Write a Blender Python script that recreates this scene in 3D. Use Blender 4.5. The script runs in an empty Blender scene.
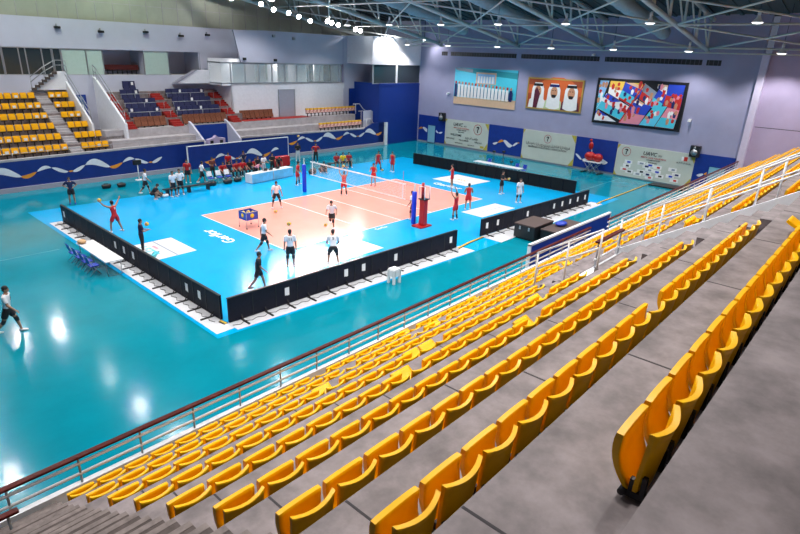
import bpy, math, random
from math import sin, cos, pi, radians as R
from mathutils import Vector, Matrix
random.seed(7)
SC = bpy.context.scene
COL = SC.collection

# ---------------------------------------------------------------- camera
cam_d = bpy.data.cameras.new('camera'); cam = bpy.data.objects.new('camera', cam_d); COL.objects.link(cam)
cam_d.sensor_width = 36; cam_d.lens = 556.91 / 800 * 36; cam_d.clip_end = 300
yaw, pit, rol = R(42.1506), R(20.8629), R(2.24697)
f_ = Vector((cos(pit)*cos(yaw), cos(pit)*sin(yaw), -sin(pit)))
r_ = f_.cross(Vector((0, 0, 1))).normalized(); u_ = r_.cross(f_)
r2 = cos(rol)*r_ + sin(rol)*u_; u2 = -sin(rol)*r_ + cos(rol)*u_
m4 = Matrix((r2, u2, -f_)).transposed().to_4x4(); m4.translation = Vector((-25.614, -27.702, 9.963))
cam.matrix_world = m4
SC.camera = cam

# ---------------------------------------------------------------- world, exposure
w = bpy.data.worlds.new('world'); SC.world = w; w.use_nodes = True
bg = w.node_tree.nodes['Background']; bg.inputs[0].default_value = (0.62, 0.72, 1.0, 1); bg.inputs[1].default_value = 0.13
SC.view_settings.view_transform = 'Standard'; SC.view_settings.look = 'None'
SC.view_settings.exposure = 0.0; SC.view_settings.gamma = 1.0; SC.view_settings.use_curve_mapping = False
SC.cycles.use_denoising = True
SC.cycles.max_bounces = 6; SC.cycles.sample_clamp_indirect = 6.0
PENDANT_W = 1350.0
FLOOD_W = 950.0
LAMP_COL = (1.0, 0.97, 0.95)

# ---------------------------------------------------------------- materials
MATS = {}
def mat(name, col, rough=.5, spec=.5, metal=0, noise=0, nscale=4, bump=0, emit=None, estr=0, coat=0, col2=None, alpha=1, trans=0):
    if name in MATS: return MATS[name]
    m = bpy.data.materials.new(name); m.use_nodes = True; MATS[name] = m
    nt = m.node_tree; b = nt.nodes['Principled BSDF']
    b.inputs['Base Color'].default_value = (*col, 1); b.inputs['Roughness'].default_value = rough
    b.inputs['Specular IOR Level'].default_value = spec; b.inputs['Metallic'].default_value = metal
    b.inputs['Coat Weight'].default_value = coat; b.inputs['Alpha'].default_value = alpha
    b.inputs['Transmission Weight'].default_value = trans
    if emit: b.inputs['Emission Color'].default_value = (*emit, 1); b.inputs['Emission Strength'].default_value = estr
    tc = nt.nodes.new('ShaderNodeTexCoord')
    nz = nt.nodes.new('ShaderNodeTexNoise'); nz.inputs['Scale'].default_value = nscale; nz.inputs['Detail'].default_value = 5; nz.inputs['Roughness'].default_value = .62
    nt.links.new(tc.outputs['Object'], nz.inputs['Vector'])
    mx = nt.nodes.new('ShaderNodeMix'); mx.data_type = 'RGBA'
    rp = nt.nodes.new('ShaderNodeMapRange'); rp.inputs[1].default_value = .32; rp.inputs[2].default_value = .7
    nt.links.new(nz.outputs['Fac'], rp.inputs[0]); nt.links.new(rp.outputs[0], mx.inputs[0])
    k = noise if noise else .04
    c2 = col2 or tuple(min(1, c*(1+k)) for c in col)
    mx.inputs[6].default_value = (*[c*(1-k) for c in col], 1); mx.inputs[7].default_value = (*c2, 1)
    nt.links.new(mx.outputs[2], b.inputs['Base Color'])
    if bump:
        bp = nt.nodes.new('ShaderNodeBump'); bp.inputs['Strength'].default_value = bump; bp.inputs['Distance'].default_value = .02
        nt.links.new(nz.outputs['Fac'], bp.inputs['Height']); nt.links.new(bp.outputs[0], b.inputs['Normal'])
    return m

def hexc(h, g=1.0):
    v = [int(h[i:i+2], 16)/255 for i in (0, 2, 4)]
    return tuple((c/12.92 if c <= .04045 else ((c+.055)/1.055)**2.4)*g for c in v)

teal = mat('teal_sports_floor', (.0, .225, .31), .13, .35, noise=.08, nscale=.8, bump=.35)
aqua = mat('aqua_sports_mat', (.0, .36, .72), .17, .35, noise=.06, nscale=.5)
salmon = mat('salmon_court', (.85, .34, .27), .17, .35, noise=.06, nscale=.5)
white_line = mat('white_line_paint', (.85, .85, .85), .4)
white_mat_ = mat('white_vinyl', (.66, .67, .70), .4)
conc = mat('grey_concrete', (.22, .185, .188), .58, .4, noise=.38, nscale=2.6, bump=.08)
conc_l = mat('pale_concrete', (.42, .40, .42), .7, .3, noise=.15, nscale=2)
conc_d = mat('dark_stair_concrete', (.085, .065, .06), .7, .3, noise=.3, nscale=6)
joint = mat('dark_joint', (.05, .045, .05), .9)
yellow = mat('yellow_plastic', (.97, .50, .0), .36, .3, noise=.06, nscale=5)
yellow2 = mat('yellow_plastic_far', (.92, .46, .005), .45, .3, noise=.08, nscale=5)
black = mat('black_plastic', (.012, .012, .014), .45)
black_m = mat('black_metal', (.015, .015, .017), .4, metal=.2)
board_b = mat('board_back', (.005, .006, .016), .6, .25, noise=.3, nscale=9)
board_f = mat('board_screen', (.006, .007, .008), .7, .25)
redwood = mat('red_varnished_wood', (.075, .007, .005), .4, .15, noise=.35, nscale=6)
rail_w = mat('white_painted_steel', (.82, .83, .86), .35)
steel = mat('grey_steel', (.38, .40, .43), .35, metal=.6)
truss_m = mat('teal_grey_truss_paint', (.58, .64, .62), .45)
duct_m = mat('grey_fabric_duct', (.33, .42, .46), .6, noise=.1)
wall_lav = mat('lavender_wall', (.36, .36, .53), .75, .2, noise=.05, nscale=.6)
wall_lav2 = mat('lavender_wall_side', (.43, .37, .55), .75, .2, noise=.05, nscale=.6)
wall_white = mat('white_wall', (.54, .55, .66), .75, .2, noise=.03, nscale=.8)
wall_white2 = mat('white_wall_bright', (.80, .81, .86), .75, .2)
blue_p = mat('royal_blue_panel', (.008, .035, .27), .45, .4, noise=.1, nscale=1.5)
navy_p = mat('deep_blue_panel', (.006, .028, .20), .45, .4, noise=.1, nscale=1.5)
blue_in = mat('blue_cladding', (.004, .035, .26), .5, .4)
grey_base = mat('grey_skirting', (.34, .33, .40), .6)
cor_m = mat('grey_green_cladding', (.36, .38, .31), .6, noise=.12, nscale=.4)
deck_m = mat('dark_roof_deck', (.05, .07, .075), .7); lamp_sh = mat('pale_lamp_shade', (.80, .82, .84), .3)
glass_d = mat('dark_glass', (.025, .04, .05), .08, .6)
glass_g = mat('pale_green_glass', (.46, .60, .55), .12, .6)
glass_w = mat('pale_glass_panel', (.60, .68, .70), .15, .5)
glass_c = mat('clear_glass', (.75, .85, .85), .03, .5, alpha=.22)
alum = mat('aluminium', (.45, .47, .5), .35, metal=.7)
red_p = mat('red_paint', (.42, .008, .008), .35)
red_c = mat('red_carpet', (.33, .018, .014), .9)
navy_s = mat('navy_seat_fabric', (.014, .018, .085), .7)
brown_s = mat('brown_patterned_fabric', (.16, .045, .03), .8, noise=.9, nscale=30, col2=(.40, .13, .06))
flag_m = mat('red_white_cover', (.50, .012, .01), .8, noise=.1, nscale=8, col2=(.92, .74, .68)); flag_y = mat('yellow_cover', (.80, .45, .03), .8)
paper = mat('white_paper', (.85, .85, .85), .7)
orange_r = mat('orange_ribbon', (.75, .28, .02), .6)
white_r = mat('white_ribbon', (.72, .74, .80), .6, noise=.12, nscale=1.2)
pad_blue = mat('blue_pad_vinyl', (.01, .04, .62), .4)
cream = mat('cream_banner', (.56, .60, .54), .7, noise=.05, nscale=.8)
gold = mat('gold_corner_print', (.52, .42, .06), .7)
black_t = mat('black_print', (.02, .02, .025), .7)
red_t = mat('red_print', (.45, .02, .03), .7)
skin = mat('skin', (.36, .18, .11), .55, noise=.05)
skin_l = mat('skin_light', (.48, .27, .18), .55, noise=.05)
hair_m = mat('black_hair', (.012, .010, .010), .7)
jersey_w = mat('white_jersey', (.78, .78, .82), .8)
jersey_r = mat('red_jersey', (.55, .012, .02), .8)
jersey_n = mat('navy_shirt', (.012, .018, .07), .8)
jersey_k = mat('black_shirt', (.012, .012, .016), .8)
pink_t = mat('pink_shirt', (.70, .28, .38), .8)
short_k = mat('black_shorts', (.010, .010, .014), .8)
trouser_w = mat('pale_trousers', (.55, .56, .6), .8)
shoe_w = mat('white_shoes', (.75, .75, .78), .5)
shoe_b = mat('blue_shoes', (.01, .05, .5), .5)
ball_y = mat('ball_yellow', (.85, .55, .01), .4)
ball_b = mat('ball_blue', (.02, .06, .45), .4)
cloth_b = mat('pale_blue_cloth', (.18, .55, .78), .6, noise=.2, nscale=1.5)
chair_bl = mat('blue_plastic_chair', (.01, .04, .42), .4)
cyan_p = mat('pale_cyan_door_paint', (.22, .48, .62), .5)
lamp_on = mat('lamp_glow', (1, 1, 1), emit=(1, .98, .96), estr=40)
lamp_pen = mat('pendant_glow', (1, 1, 1), emit=(1, .98, .96), estr=5)
carton = mat('brown_case_top', (.07, .045, .04), .6)
net_m = mat('net_cord', (.75, .72, .72), .8)
P = {n: mat('print_'+n, hexc(h), .6) for n, h in dict(cyan='48c8e0', teal='1f8f9c', sky='5fd0ee', tan='e0bb9a', white='f2f2f2', red='c8281e', orange='d5622a', dorange='a8481e',
     gold='d8b060', green='c4d6a8', maroon='5a1430', blue='2244c0', navy='152060', black='0c0c14', pink='e88fa0', yel='e8c050', skin='c98f6c', grey='909aa8', lblue='8ec4f0').items()}

# ---------------------------------------------------------------- mesh builder
class MB:
    def __init__(s): s.v = []; s.f = []; s.mi = []; s.ms = []; s.sm = []; s.cur = 0; s.smooth = False
    def m(s, mt):
        if mt not in s.ms: s.ms.append(mt)
        s.cur = s.ms.index(mt); return s
    def face(s, idx): s.f.append(tuple(idx)); s.mi.append(s.cur); s.sm.append(s.smooth)
    def poly(s, pts):
        n = len(s.v); s.v += [tuple(p) for p in pts]; s.face(range(n, n+len(pts)))
    def box(s, x0, x1, y0, y1, z0, z1):
        n = len(s.v)
        s.v += [(x, y, z) for z in (z0, z1) for x, y in ((x0, y0), (x1, y0), (x1, y1), (x0, y1))]
        for q in ((3, 2, 1, 0), (4, 5, 6, 7), (0, 1, 5, 4), (1, 2, 6, 5), (2, 3, 7, 6), (3, 0, 4, 7)): s.face([n+i for i in q])
        return s
    def obox(s, a, b, wx, wz, up=Vector((0, 0, 1))):
        """box beam from a to b with section wx by wz"""
        a, b = Vector(a), Vector(b); d = (b-a).normalized(); x = d.cross(up)
        if x.length < 1e-4: x = Vector((1, 0, 0))
        x.normalize(); z = x.cross(d); n = len(s.v)
        for p in (a, b):
            for i, j in ((-1, -1), (1, -1), (1, 1), (-1, 1)): s.v.append(tuple(p + x*wx/2*i + z*wz/2*j))
        for q in ((0, 1, 2, 3), (7, 6, 5, 4), (0, 4, 5, 1), (1, 5, 6, 2), (2, 6, 7, 3), (3, 7, 4, 0)): s.face([n+i for i in q])
        return s
    def prism(s, poly, lo, hi, ax='x'):
        """extrude a 2-D polygon between lo and hi along an axis"""
        k = len(poly); n = len(s.v)
        def mk(p, t): return {'x': (t, p[0], p[1]), 'y': (p[0], t, p[1]), 'z': (p[0], p[1], t)}[ax]
        s.v += [mk(p, lo) for p in poly] + [mk(p, hi) for p in poly]
        s.face([n+i for i in range(k)][::-1]); s.face([n+k+i for i in range(k)])
        for i in range(k): j = (i+1) % k; s.face([n+i, n+j, n+k+j, n+k+i])
        return s
    def tube(s, pts, rad, n=8, smooth=True, cap=True):
        """swept tube through pts; rad: number, list, or list of (rx, ry)"""
        pts = [Vector(p) for p in pts]; k = len(pts)
        if not isinstance(rad, (list, tuple)): rad = [rad]*k
        o = s.smooth; s.smooth = smooth; base = len(s.v); ref = None
        for i, p in enumerate(pts):
            d = (pts[min(i+1, k-1)] - pts[max(i-1, 0)]).normalized()
            if ref is None: ref = Vector((1, 0, 0)) if abs(d.x) < .9 else Vector((0, 1, 0))
            a = (ref - d*ref.dot(d)).normalized(); ref = a; b = d.cross(a)
            rx, ry = rad[i] if isinstance(rad[i], (tuple, list)) else (rad[i], rad[i])
            for j in range(n):
                t = 2*pi*j/n; s.v.append(tuple(p + a*cos(t)*rx + b*sin(t)*ry))
        for i in range(k-1):
            for j in range(n):
                q = (j+1) % n; s.face([base+i*n+j, base+i*n+q, base+(i+1)*n+q, base+(i+1)*n+j])
        if cap: s.face([base+j for j in range(n)][::-1]); s.face([base+(k-1)*n+j for j in range(n)])
        s.smooth = o; return s
    def lathe(s, prof, c=(0, 0, 0), n=16, smooth=True):
        o = s.smooth; s.smooth = smooth; base = len(s.v); k = len(prof)
        for r, z in prof:
            for j in range(n): t = 2*pi*j/n; s.v.append((c[0]+r*cos(t), c[1]+r*sin(t), c[2]+z))
        for i in range(k-1):
            for j in range(n):
                q = (j+1) % n; s.face([base+i*n+j, base+i*n+q, base+(i+1)*n+q, base+(i+1)*n+j])
        s.face([base+j for j in range(n)][::-1]); s.face([base+(k-1)*n+j for j in range(n)])
        s.smooth = o; return s
    def ell(s, c, r, n=12, k=8, rot=None):
        o = s.smooth; s.smooth = True; base = len(s.v); c = Vector(c)
        for i in range(1, k):
            ph = pi*i/k
            for j in range(n):
                t = 2*pi*j/n; q = Vector((r[0]*sin(ph)*cos(t), r[1]*sin(ph)*sin(t), r[2]*cos(ph)))
                if rot: q = rot @ q
                s.v.append(tuple(c+q))
        a = Vector((0, 0, r[2])); 
        if rot: a = rot @ a
        top = len(s.v); s.v.append(tuple(c+a)); s.v.append(tuple(c-a))
        for i in range(k-2):
            for j in range(n):
                q = (j+1) % n; s.face([base+i*n+j, base+(i+1)*n+j, base+(i+1)*n+q, base+i*n+q])
        for j in range(n):
            q = (j+1) % n; s.face([top, base+j, base+q]); s.face([top+1, base+(k-2)*n+q, base+(k-2)*n+j])
        s.smooth = o; return s
    def add(s, other, M):
        n = len(s.v); s.v += [tuple(M @ Vector(p)) for p in other.v]
        for f, mi, sm in zip(other.f, other.mi, other.sm):
            if other.ms: s.m(other.ms[mi])
            s.f.append(tuple(n+i for i in f)); s.mi.append(s.cur); s.sm.append(sm)
        return s
    def base(s):
        xs, ys, zs = zip(*s.v); return Vector(((min(xs)+max(xs))/2, (min(ys)+max(ys))/2, min(zs)))
    def mesh(s, name, mt=None, off=(0, 0, 0)):
        off = Vector(off); me = bpy.data.meshes.new(name)
        me.from_pydata([tuple(Vector(p)-off) for p in s.v], [], s.f)
        for x in (s.ms or [mt]): me.materials.append(x)
        if s.ms: me.polygons.foreach_set('material_index', s.mi)
        me.polygons.foreach_set('use_smooth', s.sm); me.update(); return me

# frames: local point (lx, ly) sits at world (wx, wy); turned by ang
class Frame:
    def __init__(s, lx, ly, wx, wy, ang): s.l = Vector((lx, ly, 0)); s.w = Vector((wx, wy, 0)); s.a = ang; s.R = Matrix.Rotation(ang, 3, 'Z')
    def pt(s, p): return s.w + s.R @ (Vector(p) - s.l)
WORLD = Frame(0, 0, 0, 0, 0)
NEAR = Frame(-22, -23, -22, -23, R(.9))          # the near grandstand
FAR = Frame(-16.6, 0, -16.6, 17.75, R(1.33))     # the far grandstand: x along it, y = depth behind its front
END = Frame(0, 0, 27.33, 0, R(90-1.95))          # the end wall: x along it, y = out into the hall

def props(o, label=None, cat=None, group=None, kind=None):
    if label: o['label'] = label
    if cat: o['category'] = cat
    if group: o['group'] = group
    if kind: o['kind'] = kind
    return o
def thing(name, label, cat, base=(0, 0, 0), fr=WORLD, group=None, rotz=0):
    o = bpy.data.objects.new(name, None); COL.objects.link(o); o.empty_display_size = .2
    o.location = fr.pt(base); o.rotation_euler = (0, 0, fr.a+rotz)
    BASE[o.name] = Vector(base); return props(o, label, cat, group)
BASE = {}
def part(par, name, mb, mt=None, label=None, kind=None, local=False, bevel=0):
    """a child mesh; coordinates are those of the frame of its thing (or local to it)"""
    root = par
    while root.parent: root = root.parent
    off = (0, 0, 0) if local else BASE.get(root.name, (0, 0, 0))
    o = bpy.data.objects.new(name, mb.mesh(name, mt, off)); COL.objects.link(o); o.parent = par
    if bevel: b = o.modifiers.new('bevel', 'BEVEL'); b.width = bevel; b.segments = 2; b.limit_method = 'ANGLE'
    return props(o, label, None, None, kind)
def solo(name, mb, mt=None, label=None, cat=None, fr=WORLD, group=None, kind=None, bevel=0):
    b = mb.base(); o = bpy.data.objects.new(name, mb.mesh(name, mt, b)); COL.objects.link(o)
    o.location = fr.pt(b); o.rotation_euler = (0, 0, fr.a); BASE[o.name] = b
    if bevel: k = o.modifiers.new('bevel', 'BEVEL'); k.width = bevel; k.segments = 2; k.limit_method = 'ANGLE'
    return props(o, label, cat, group, kind)
def struct(name, mb, mt=None, fr=WORLD, label=None): return solo(name, mb, mt, label, None, fr, None, 'structure')
def dup(root, loc, rz, label, group=None):
    r = root.copy(); COL.objects.link(r); r.location = loc; r.rotation_euler = (0, 0, rz)
    if label: r['label'] = label
    if group: r['group'] = group
    for c in list(root.children):
        d = c.copy(); COL.objects.link(d); d.parent = r
        for g in list(c.children): e = g.copy(); COL.objects.link(e); e.parent = d
    return r
ONES = 'zeroth first second third fourth fifth sixth seventh eighth ninth tenth eleventh twelfth thirteenth fourteenth fifteenth sixteenth seventeenth eighteenth nineteenth'.split()
TENS = {2: 'twent', 3: 'thirt', 4: 'fort', 5: 'fift', 6: 'sixt', 7: 'sevent'}
def nth(n):
    if n < 20: return ONES[n]
    t, o = divmod(n, 10); return TENS[t]+'ieth' if o == 0 else TENS[t]+'y-'+ONES[o]

_text_cache = {}
def text_mesh(s, size, align='CENTER', shear=0):
    """(verts, faces) of a line of lettering lying in its own x-y plane"""
    k = (s, size, align, shear)
    if k in _text_cache: return _text_cache[k]
    cu = bpy.data.curves.new('lettering', 'FONT'); cu.body = s; cu.size = size; cu.align_x = align; cu.align_y = 'CENTER'; cu.shear = shear; cu.resolution_u = 2; cu.fill_mode = 'FRONT'; cu.offset = .018*size
    ob = bpy.data.objects.new('lettering', cu); COL.objects.link(ob)
    dg = bpy.context.evaluated_depsgraph_get(); me = bpy.data.meshes.new_from_object(ob.evaluated_get(dg))
    r = ([tuple(v.co) for v in me.vertices], [tuple(p.vertices) for p in me.polygons])
    bpy.data.objects.remove(ob); bpy.data.curves.remove(cu); bpy.data.meshes.remove(me)
    _text_cache[k] = r; return r
def text_mb(s, size, mt, M, align='CENTER', shear=0, mb=None):
    v, f = text_mesh(s, size, align, shear); mb = mb or MB(); mb.m(mt); n = len(mb.v)
    mb.v += [tuple(M @ Vector(p)) for p in v]
    for q in f: mb.face([n+i for i in q])
    return mb
def axes(o, x, y):
    x = Vector(x).normalized(); y = Vector(y).normalized(); z = x.cross(y); m = Matrix((x, y, z)).transposed().to_4x4(); m.translation = Vector(o); return m

# ================================================================ LAMPS (fittings, some of them added; each carries its own light)
def lamp(par, kind, W, off=(0, 0, 0), radius=.2, aim=None, cone=120, blend=.6, col=LAMP_COL):
    l = bpy.data.lights.new('lamp_light', kind); l.energy = W; l.color = col
    if kind == 'SPOT': l.spot_size = R(cone); l.spot_blend = blend; l.shadow_soft_size = radius
    if kind == 'POINT': l.shadow_soft_size = radius
    o = bpy.data.objects.new('lamp_light', l); COL.objects.link(o); o.parent = par; o.location = off
    if aim is not None: o.rotation_euler = (Vector(aim)).to_track_quat('-Z', 'Y').to_euler()
    return o
def roof_z(x): return 11.2 + .165*(26.5-x)       # underside of the truss bottom chord

# ================================================================ STRUCTURE
struct('floor', MB().box(-42, 28.6, -19, 28, -.3, 0), teal)
struct('playing_mat', MB().prism([(-16.64, -10.72), (-3, -11.28), (17.6, -11.45), (17.6, 11.6), (-16.64, 11.6)], -.01, .006, 'z'), aqua, label='bright blue sports mat around the court')
struct('court_surface', MB().box(-9, 9, -4.5, 4.5, 0, .011), salmon, label='salmon pink volleyball court')
ln = MB()
for x0, x1, y0, y1 in ((-9, 9, -4.5, -4.45), (-9, 9, 4.45, 4.5), (-9, -8.95, -4.5, 4.5), (8.95, 9, -4.5, 4.5), (-.025, .025, -4.5, 4.5), (-3.05, -3, -4.5, 4.5), (3, 3.05, -4.5, 4.5)):
    ln.box(x0, x1, y0, y1, .010, .0125)
struct('court_lines', ln, white_line)
# long white line across the outer floor and beyond the back boards
l2 = MB(); l2.box(17.4, 26, -8.1, -8.03, 0, .004); l2.box(-24, -17.5, 3.2, 3.26, 0, .004); struct('floor_line', l2, mat('faint_floor_line', (.04, .30, .38), .3))

# ---- near grandstand
def ny(k): return -18.318 - 1.062*k              # plane of the folded seats of row k
def nz(k): return 2.057 + .661*k                 # tread of row k
def NOSE(k): return ny(k-1)-(.345 if k == 9 else .43)   # front edge of tread k
T = MB()
for k in range(0, 10):
    y1 = -17.90 if k == 0 else NOSE(k)
    y0 = NOSE(k+1) if k < 9 else -34
    T.box(-34, 27.6, y0, y1, nz(k)-.75 if k else 1.2, nz(k))
struct('grandstand_terrace', T, conc, NEAR)
J = MB()
for k in range(1, 9):
    for i in range(0, 19):
        x = -23.35 + 2.71*i
        if k < 9: J.box(x-.012, x+.012, NOSE(k+1), NOSE(k)-.005, nz(k)-.01, nz(k)+.002)
struct('terrace_joints', J, joint, NEAR)
def steps(x0, x1, ks):
    b = MB()
    for k in ks:
        yr = NOSE(k+1)
        b.box(x0, x1, yr, yr+.34, nz(k)-.02, nz(k)+.44); b.box(x0, x1, yr, yr+.68, nz(k)-.02, nz(k)+.22)
        b.m(conc_l)
        b.box(x0, x1, yr+.30, yr+.343, nz(k)+.425, nz(k)+.443); b.box(x0, x1, yr+.64, yr+.683, nz(k)+.205, nz(k)+.223)
        b.m(conc_d)
    return b
stair_edge = mat('pale_stair_edge', (.20, .165, .155), .7, .3, noise=.3, nscale=6)  # step edges paler than the treads
def dsteps(x0, x1, ks):
    b = MB(); b.m(conc_d); bb = MB(); bb.m(conc_d)
    for k in ks:
        yr = NOSE(k+1)
        bb.m(conc_d); bb.box(x0, x1, yr, yr+.34, nz(k)-.02, nz(k)+.44); bb.box(x0, x1, yr, yr+.68, nz(k)-.02, nz(k)+.22); bb.box(x0, x1, yr+.68, yr+1.05, nz(k)-.02, nz(k)+.004)
        bb.m(stair_edge); bb.box(x0, x1, yr+.27, yr+.344, nz(k)+.42, nz(k)+.444); bb.box(x0, x1, yr+.61, yr+.684, nz(k)+.20, nz(k)+.224); bb.box(x0, x1, yr+.98, yr+1.055, nz(k)-.02, nz(k)+.007)
    return bb
struct('aisle_stairs', dsteps(-26.6, -23.82, range(0, 9)), None, NEAR)
g = MB()
for k in range(3, 8):
    yr = NOSE(k+1); g.box(-12.6, -10.75, yr, yr+.34, nz(k)-.02, nz(k)+.44); g.box(-12.6, -10.75, yr, yr+.68, nz(k)-.02, nz(k)+.22)
struct('middle_stairs', g, conc, NEAR)
b = MB(); b.m(blue_p).box(-34, 27.6, -17.96, -17.84, 0, 2.0); b.m(rail_w).box(-34, 27.6, -17.96, -17.84, 2.0, 2.31)
struct('stand_front_wall', b, None, NEAR)

# ---- end wall (x along it, y into the hall)
b = MB(); b.m(wall_lav).box(-17.0, 19, -.3, 0, 0, 14.2); struct('wall_end', b, None, END)
b = MB(); b.m(wall_lav2).box(-36, -17.5, -.34, -.06, 0, 14.2); b.m(joint).box(-36, -17.6, -.06, -.052, 5.62, 5.66); struct('wall_end_side', b, None, END)
b = MB(); b.box(-17.5, -17.0, -.3, .28, 0, 11.0); struct('wall_pilaster', b, mat('pale_pilaster', (.60, .56, .74), .75, .2), END)
b = MB(); b.box(-17.0, 18.6, 0, .05, 0, .22); struct('baseboard_end', b, grey_base, END)
def ribbon_mb(x0, x1, zc, y, per, amp, wid, ph=0, flip=1, orange=True):
    """a band of cloth twisting along a wall: lens-shaped turns, white ones and thin orange ones"""
    mb = MB(); segs = [(0, .30, 1.0, white_r), (.28, .46, .55, orange_r), (.46, .62, .5, white_r), (.62, .80, .55, white_r), (.80, .86, .25, orange_r), (.84, 1.0, .55, white_r)]
    n0 = math.floor(x0/per)-1
    for c in range(n0, math.ceil(x1/per)+2):
        for j, (a, e, ws, mt) in enumerate(segs):
            A, B = (c+a+ph)*per, (c+e+ph)*per
            if A < x0 or B > x1: continue
            mb.m(mt); N = 10; up = []; lo = []
            for i in range(N+1):
                t = i/N; x = A+(B-A)*t; mid = zc + amp*sin(2*pi*((x/per)-ph)*2.0+.6)*.5
                h = wid*ws*sin(pi*t)**.7; s = 1 if j % 2 == 0 else -1
                up.append((x, y+.004*(j % 2), mid+h*(.7 if s > 0 else .4))); lo.append((x, y+.004*(j % 2), mid-h*(.3 if s > 0 else .6)))
            for i in range(N):
                q = [lo[i], lo[i+1], up[i+1], up[i]]
                mb.poly(q if flip > 0 else q[::-1])
    return mb
def trim_panel(n, x0, x1, z0, z1, rib=None):
    o = struct('trim_%d' % n, MB().box(x0, x1, 0, .09, z0, z1), blue_p, END)
    if rib: part(o, 'ribbon', ribbon_mb(x0+.02, x1-.02, *rib), None)
trim_panel(1, 14.25, 18.55, .2, 3.2, (1.5, .10, 3.9, -.35, .42, .28, -1))
trim_panel(2, 3.45, 7.9, .2, 3.15, (1.35, .10, 4.2, -.5, .5, .1, -1))
trim_panel(3, -6.9, -2.7, .2, 3.12, (1.2, .10, 4.3, -.5, .5, .55, -1))
trim_panel(4, -16.9, -13.85, .2, 3.05, (1.4, .10, 3.4, -.4, .5, .2, -1))
b = MB(); b.box(-16.6, -13.95, .09, .16, .2, 2.2)
# ---- far grandstand (x along it, y = depth)
def fz(k): return 2.06 + .661*k
def fy(k): return .25 + 1.06*k
Tf = MB(); Tf.m(conc)
for k in range(0, 8): Tf.box(-36, -9.05 if k > 1 else -8.2, fy(k), fy(k+1) if k < 7 else 10, fz(k)-.75, fz(k))
Tf.box(-9.05, -6.6, fy(2), 10, 2.2, 2.95)
for k in range(3, 7): Tf.box(-6.7, 5.2, fy(k), fy(k+1) if k < 6 else 10, fz(k)-.75, fz(k))
Tf.m(conc_l)
for k in range(0, 3): Tf.box(-8.2, -1.0, fy(k), fy(k+1), fz(k)-.75, fz(k)); Tf.box(2.7, 19.5, fy(k), fy(k+1)+(2.2 if k == 2 else 0), fz(k)-.75, fz(k))
Tf.box(-1.0, 2.7, fy(2)+.3, fy(3), fz(2)-.75, fz(2))
struct('far_terrace', Tf, None, FAR)
bl = MB(); bl.prism([(-36, 0), (-1.0, 0), (-1.0, 2.28), (-36, 1.85)], 0, .12, 'y'); bl.prism([(2.7, 0), (22.0, 0), (22.0, 2.62), (19.9, 2.55), (18.6, 2.0), (2.7, 2.25)], 0, .12, 'y')
o = struct('wall_front_far', bl, navy_p, FAR)
part(o, 'ribbon', ribbon_mb(-34, -3.2, 1.22, -.006, 6.0, .45, .5, .18), None)
part(o, 'ribbon', ribbon_mb(7.3, 21.7, 1.5, -.006, 6.2, .45, .5, .02), None)
b = MB(); b.box(-36, 22, -.14, 0, 0, .32); struct('baseboard_far', b, grey_base, FAR)
b = MB(); b.prism([(-36, 1.85), (-1.0, 2.28), (-1.0, 2.42), (-36, 1.99)], -.02, .3, 'y'); b.prism([(2.7, 2.25), (18.6, 2.0), (18.6, 2.12), (2.7, 2.4)], -.02, .3, 'y'); struct('trim_5', b, conc_l, FAR)
# central opening of the far stand: blue back wall between sloped white cheeks
b = MB(); b.m(blue_in).box(-.9, 2.6, 2.0, 2.1, 0, 3.4); struct('wall_opening_far', b, None, FAR)
b = MB()
for x in (-1.05, 2.55): b.prism([(-.02, 0), (2.4, 0), (2.4, 3.75), (2.0, 3.6), (-.02, 2.25)], x, x+.18, 'x')
struct('trim_6', b, wall_white, FAR)
# back wall behind the yellow and navy seats
b = MB(); b.m(wall_white).box(-36, 5.6, 7.1, 7.4, 0, 7.4).box(-36, 9.5, 7.1, 7.4, 9.45, 11.68).box(3.3, 9.5, 7.1, 7.4, 7.4, 9.45)
struct('wall_far', b, None, FAR)
b = MB(); b.m(cor_m).box(-40, 30, 7.6, 7.8, 11.0, 24); b.m(conc_l)
for i in range(0, 46): b.box(-36+1.45*i, -35.96+1.45*i, 7.57, 7.61, 11.0, 24)
b.box(-36, 30, 7.575, 7.61, 13.1, 13.14); b.box(-36, 30, 7.575, 7.61, 15.2, 15.24)
struct('wall_far_upper', b, None, FAR)
# windows of the boxes in the far wall: (x0, x1, kind)
wn = 0
for x0, x1, mt in ((-13.6, -13.05, glass_d), (-12.9, -9.6, glass_d), (-9.45, -8.95, glass_d), (-8.8, -7.0, glass_g), (-6.95, -5.7, glass_g), (-2.1, .1, glass_g), (-24, -13.75, glass_d)):
    wn += 1; b = MB(); b.box(x0, x1, 7.18, 7.22, 7.45, 9.4); o = struct('window_%d' % wn, b, mt, FAR)
    fr_ = MB()
    for q in ((x0-.06, x0, 7.4, 9.45), (x1, x1+.06, 7.4, 9.45), (x0, x1, 7.4, 7.46), (x0, x1, 9.38, 9.45)): fr_.box(q[0], q[1], 7.12, 7.26, q[2], q[3])
    if mt is glass_d and x1-x0 > 2: [fr_.box(x0+(x1-x0)*t-.04, x0+(x1-x0)*t+.04, 7.14, 7.24, 7.45, 9.4) for t in (.32, .46, .8)]
    part(o, 'window_frame', fr_, alum)
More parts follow.
